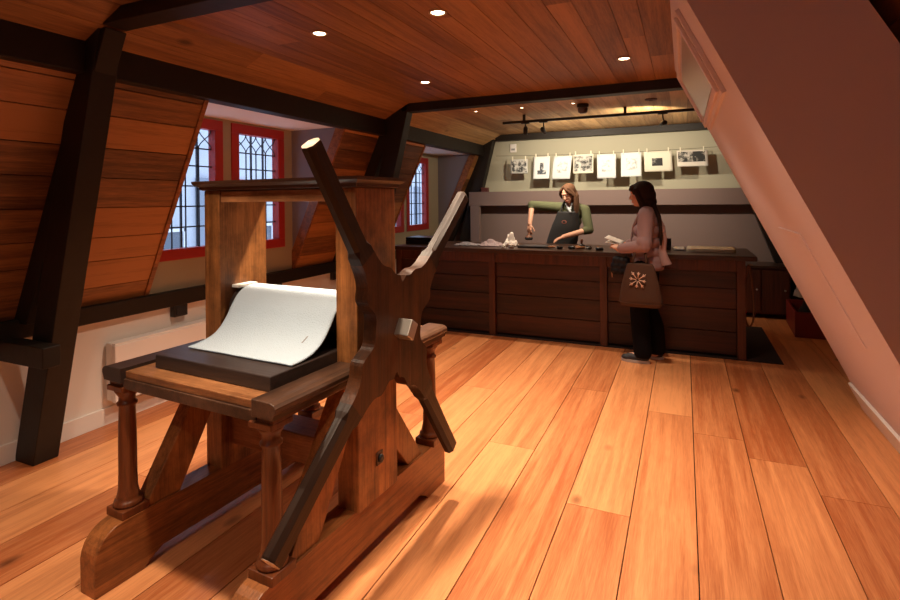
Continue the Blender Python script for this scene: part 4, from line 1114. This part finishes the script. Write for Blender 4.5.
for s in (1, -1):
    bm = bmesh.new(); ell(bm, Q(-.03, .09*s, .055), (.055, .042, .05), Rf); ell(bm, Q(.06, .10*s, .045), (.10, .044, .038), Rf)
    fuse(bm, 'shoe', M['blackm'], wp, .007, 3, cut=[((0, 0, .003), (0, 0, -1))])
# apron: bib and skirt wrapped round the front
AP = flat('black_apron_cloth', (.013, .012, .012), .8)
mb = MB()
def apf(s, q):
    z = 1.345-.95*q
    ang = (s-.5)*2*(1.20 if q > .18 else .80+.40*(q/.18))
    rx_, ry_ = .147+.02*max(0, 1.1-z), .182+.03*max(0, min(1, (1.25-z)*4))
    f0 = .015*max(0, min(1, (z-.95)*5))
    return Q(f0+rx_*math.cos(ang)+.002, ry_*math.sin(ang)+so(z), z)
mb.grid(24, 40, apf, 0)
o = mb.build('apron', AP, wp); md = o.modifiers.new('t', 'SOLIDIFY'); md.thickness = .006
for s in (1, -1):
    mb = MB(); mb.tube([Q(.137, .085*s, 1.32), Q(.115, .080*s, 1.40), Q(.04, .072*s, 1.462), Q(-.045, .05*s, 1.455)], .011, 8); mb.build('apron_strap', AP, wp)
EM = flat('emblem_red', (.22, .07, .05), .6)
mb = MB(); mb.lathe([(.032, 0), (.032, .003)], 24, Matrix.Translation(Q(.1630, -.035, 1.215)) @ Fd.to_track_quat('Z', 'Y').to_matrix().to_4x4() @ Matrix.Diagonal((1, .7, 1, 1))); em = mb.build('apron_emblem', EM, wp)
mb = MB(); mb.lathe([(.020, .003), (.020, .005)], 24, Matrix.Translation(Q(.1630, -.035, 1.215)) @ Fd.to_track_quat('Z', 'Y').to_matrix().to_4x4() @ Matrix.Diagonal((1, .7, 1, 1))); mb.build('emblem_center', AP, em)
# scarf end at the neck
bm = bmesh.new(); chain(bm, [(Q(.10, -.03, 1.44), .016), (Q(.145, .01, 1.38), .016), (Q(.160, .045, 1.34), .014)]); chain(bm, [(Q(.10, .05, 1.45), .015), (Q(.15, .04, 1.37), .014)])
fuse(bm, 'neckerchief', flat('blue_grey_scarf', (.33, .36, .38), .85), wp, .005, 2)
# hair, shoulder long, parted
bm = bmesh.new(); H = lambda x, y, z: hc + Rh @ V3((x, y, z))
ell(bm, H(-.034, 0, .044), (.100, .084, .086), Rh); ell(bm, H(-.060, 0, -.02), (.072, .084, .10), Rh)
chain(bm, [(H(.020, .045, .080), .024), (H(.010, .084, .0), .022), (hc+Sd*.095+Fd*.015+V3((0, 0, -.12)), .030), (hc+Sd*.10+Fd*.0+V3((0, 0, -.22)), .024)])
chain(bm, [(H(.020, -.045, .080), .024), (H(-.005, -.082, .0), .020), (H(-.03, -.08, -.09), .024)])
chain(bm, [(H(-.05, .05, -.05), .05), (hc+Sd*.08-Fd*.05+V3((0, 0, -.16)), .045), (hc+Sd*.085-Fd*.04+V3((0, 0, -.24)), .028)])
fuse(bm, 'hair', HAIRB, wp, .006, 3)
bm = bmesh.new()
for s_ in (1, -1): chain(bm, [(H(.035, .008*s_, .112), .020), (H(.066, .040*s_, .082), .018), (H(.055, .072*s_, .030), .018), (H(.02, .086*s_, -.03), .018)])
fuse(bm, 'hair_strands', HAIRB, wp, .005, 3)
# the dauber in her raised hand
t = thing('ink_dauber', 'brown leather ink dauber in the raised hand of the woman in the apron', 'hand tool', (wp.location.x, wp.location.y, 0))
mb = MB(); c = WRr+V3((0, 0, -.20))+Fd*.035
mb.lathe([(.020, 0), (.040, .006), (.046, .025), (.038, .05), (.016, .062), (.013, .10), (.016, .14), (.006, .155)], 24, Matrix.Translation(c)); mb.build('dauber_body', flat('dauber_leather', (.16, .06, .03), .55), t)
mb = MB(); mb.lathe([(.043, .004), (.049, .018), (.049, .03), (.044, .036)], 24, Matrix.Translation(c)); mb.build('dauber_pad', M['blackm'], t)
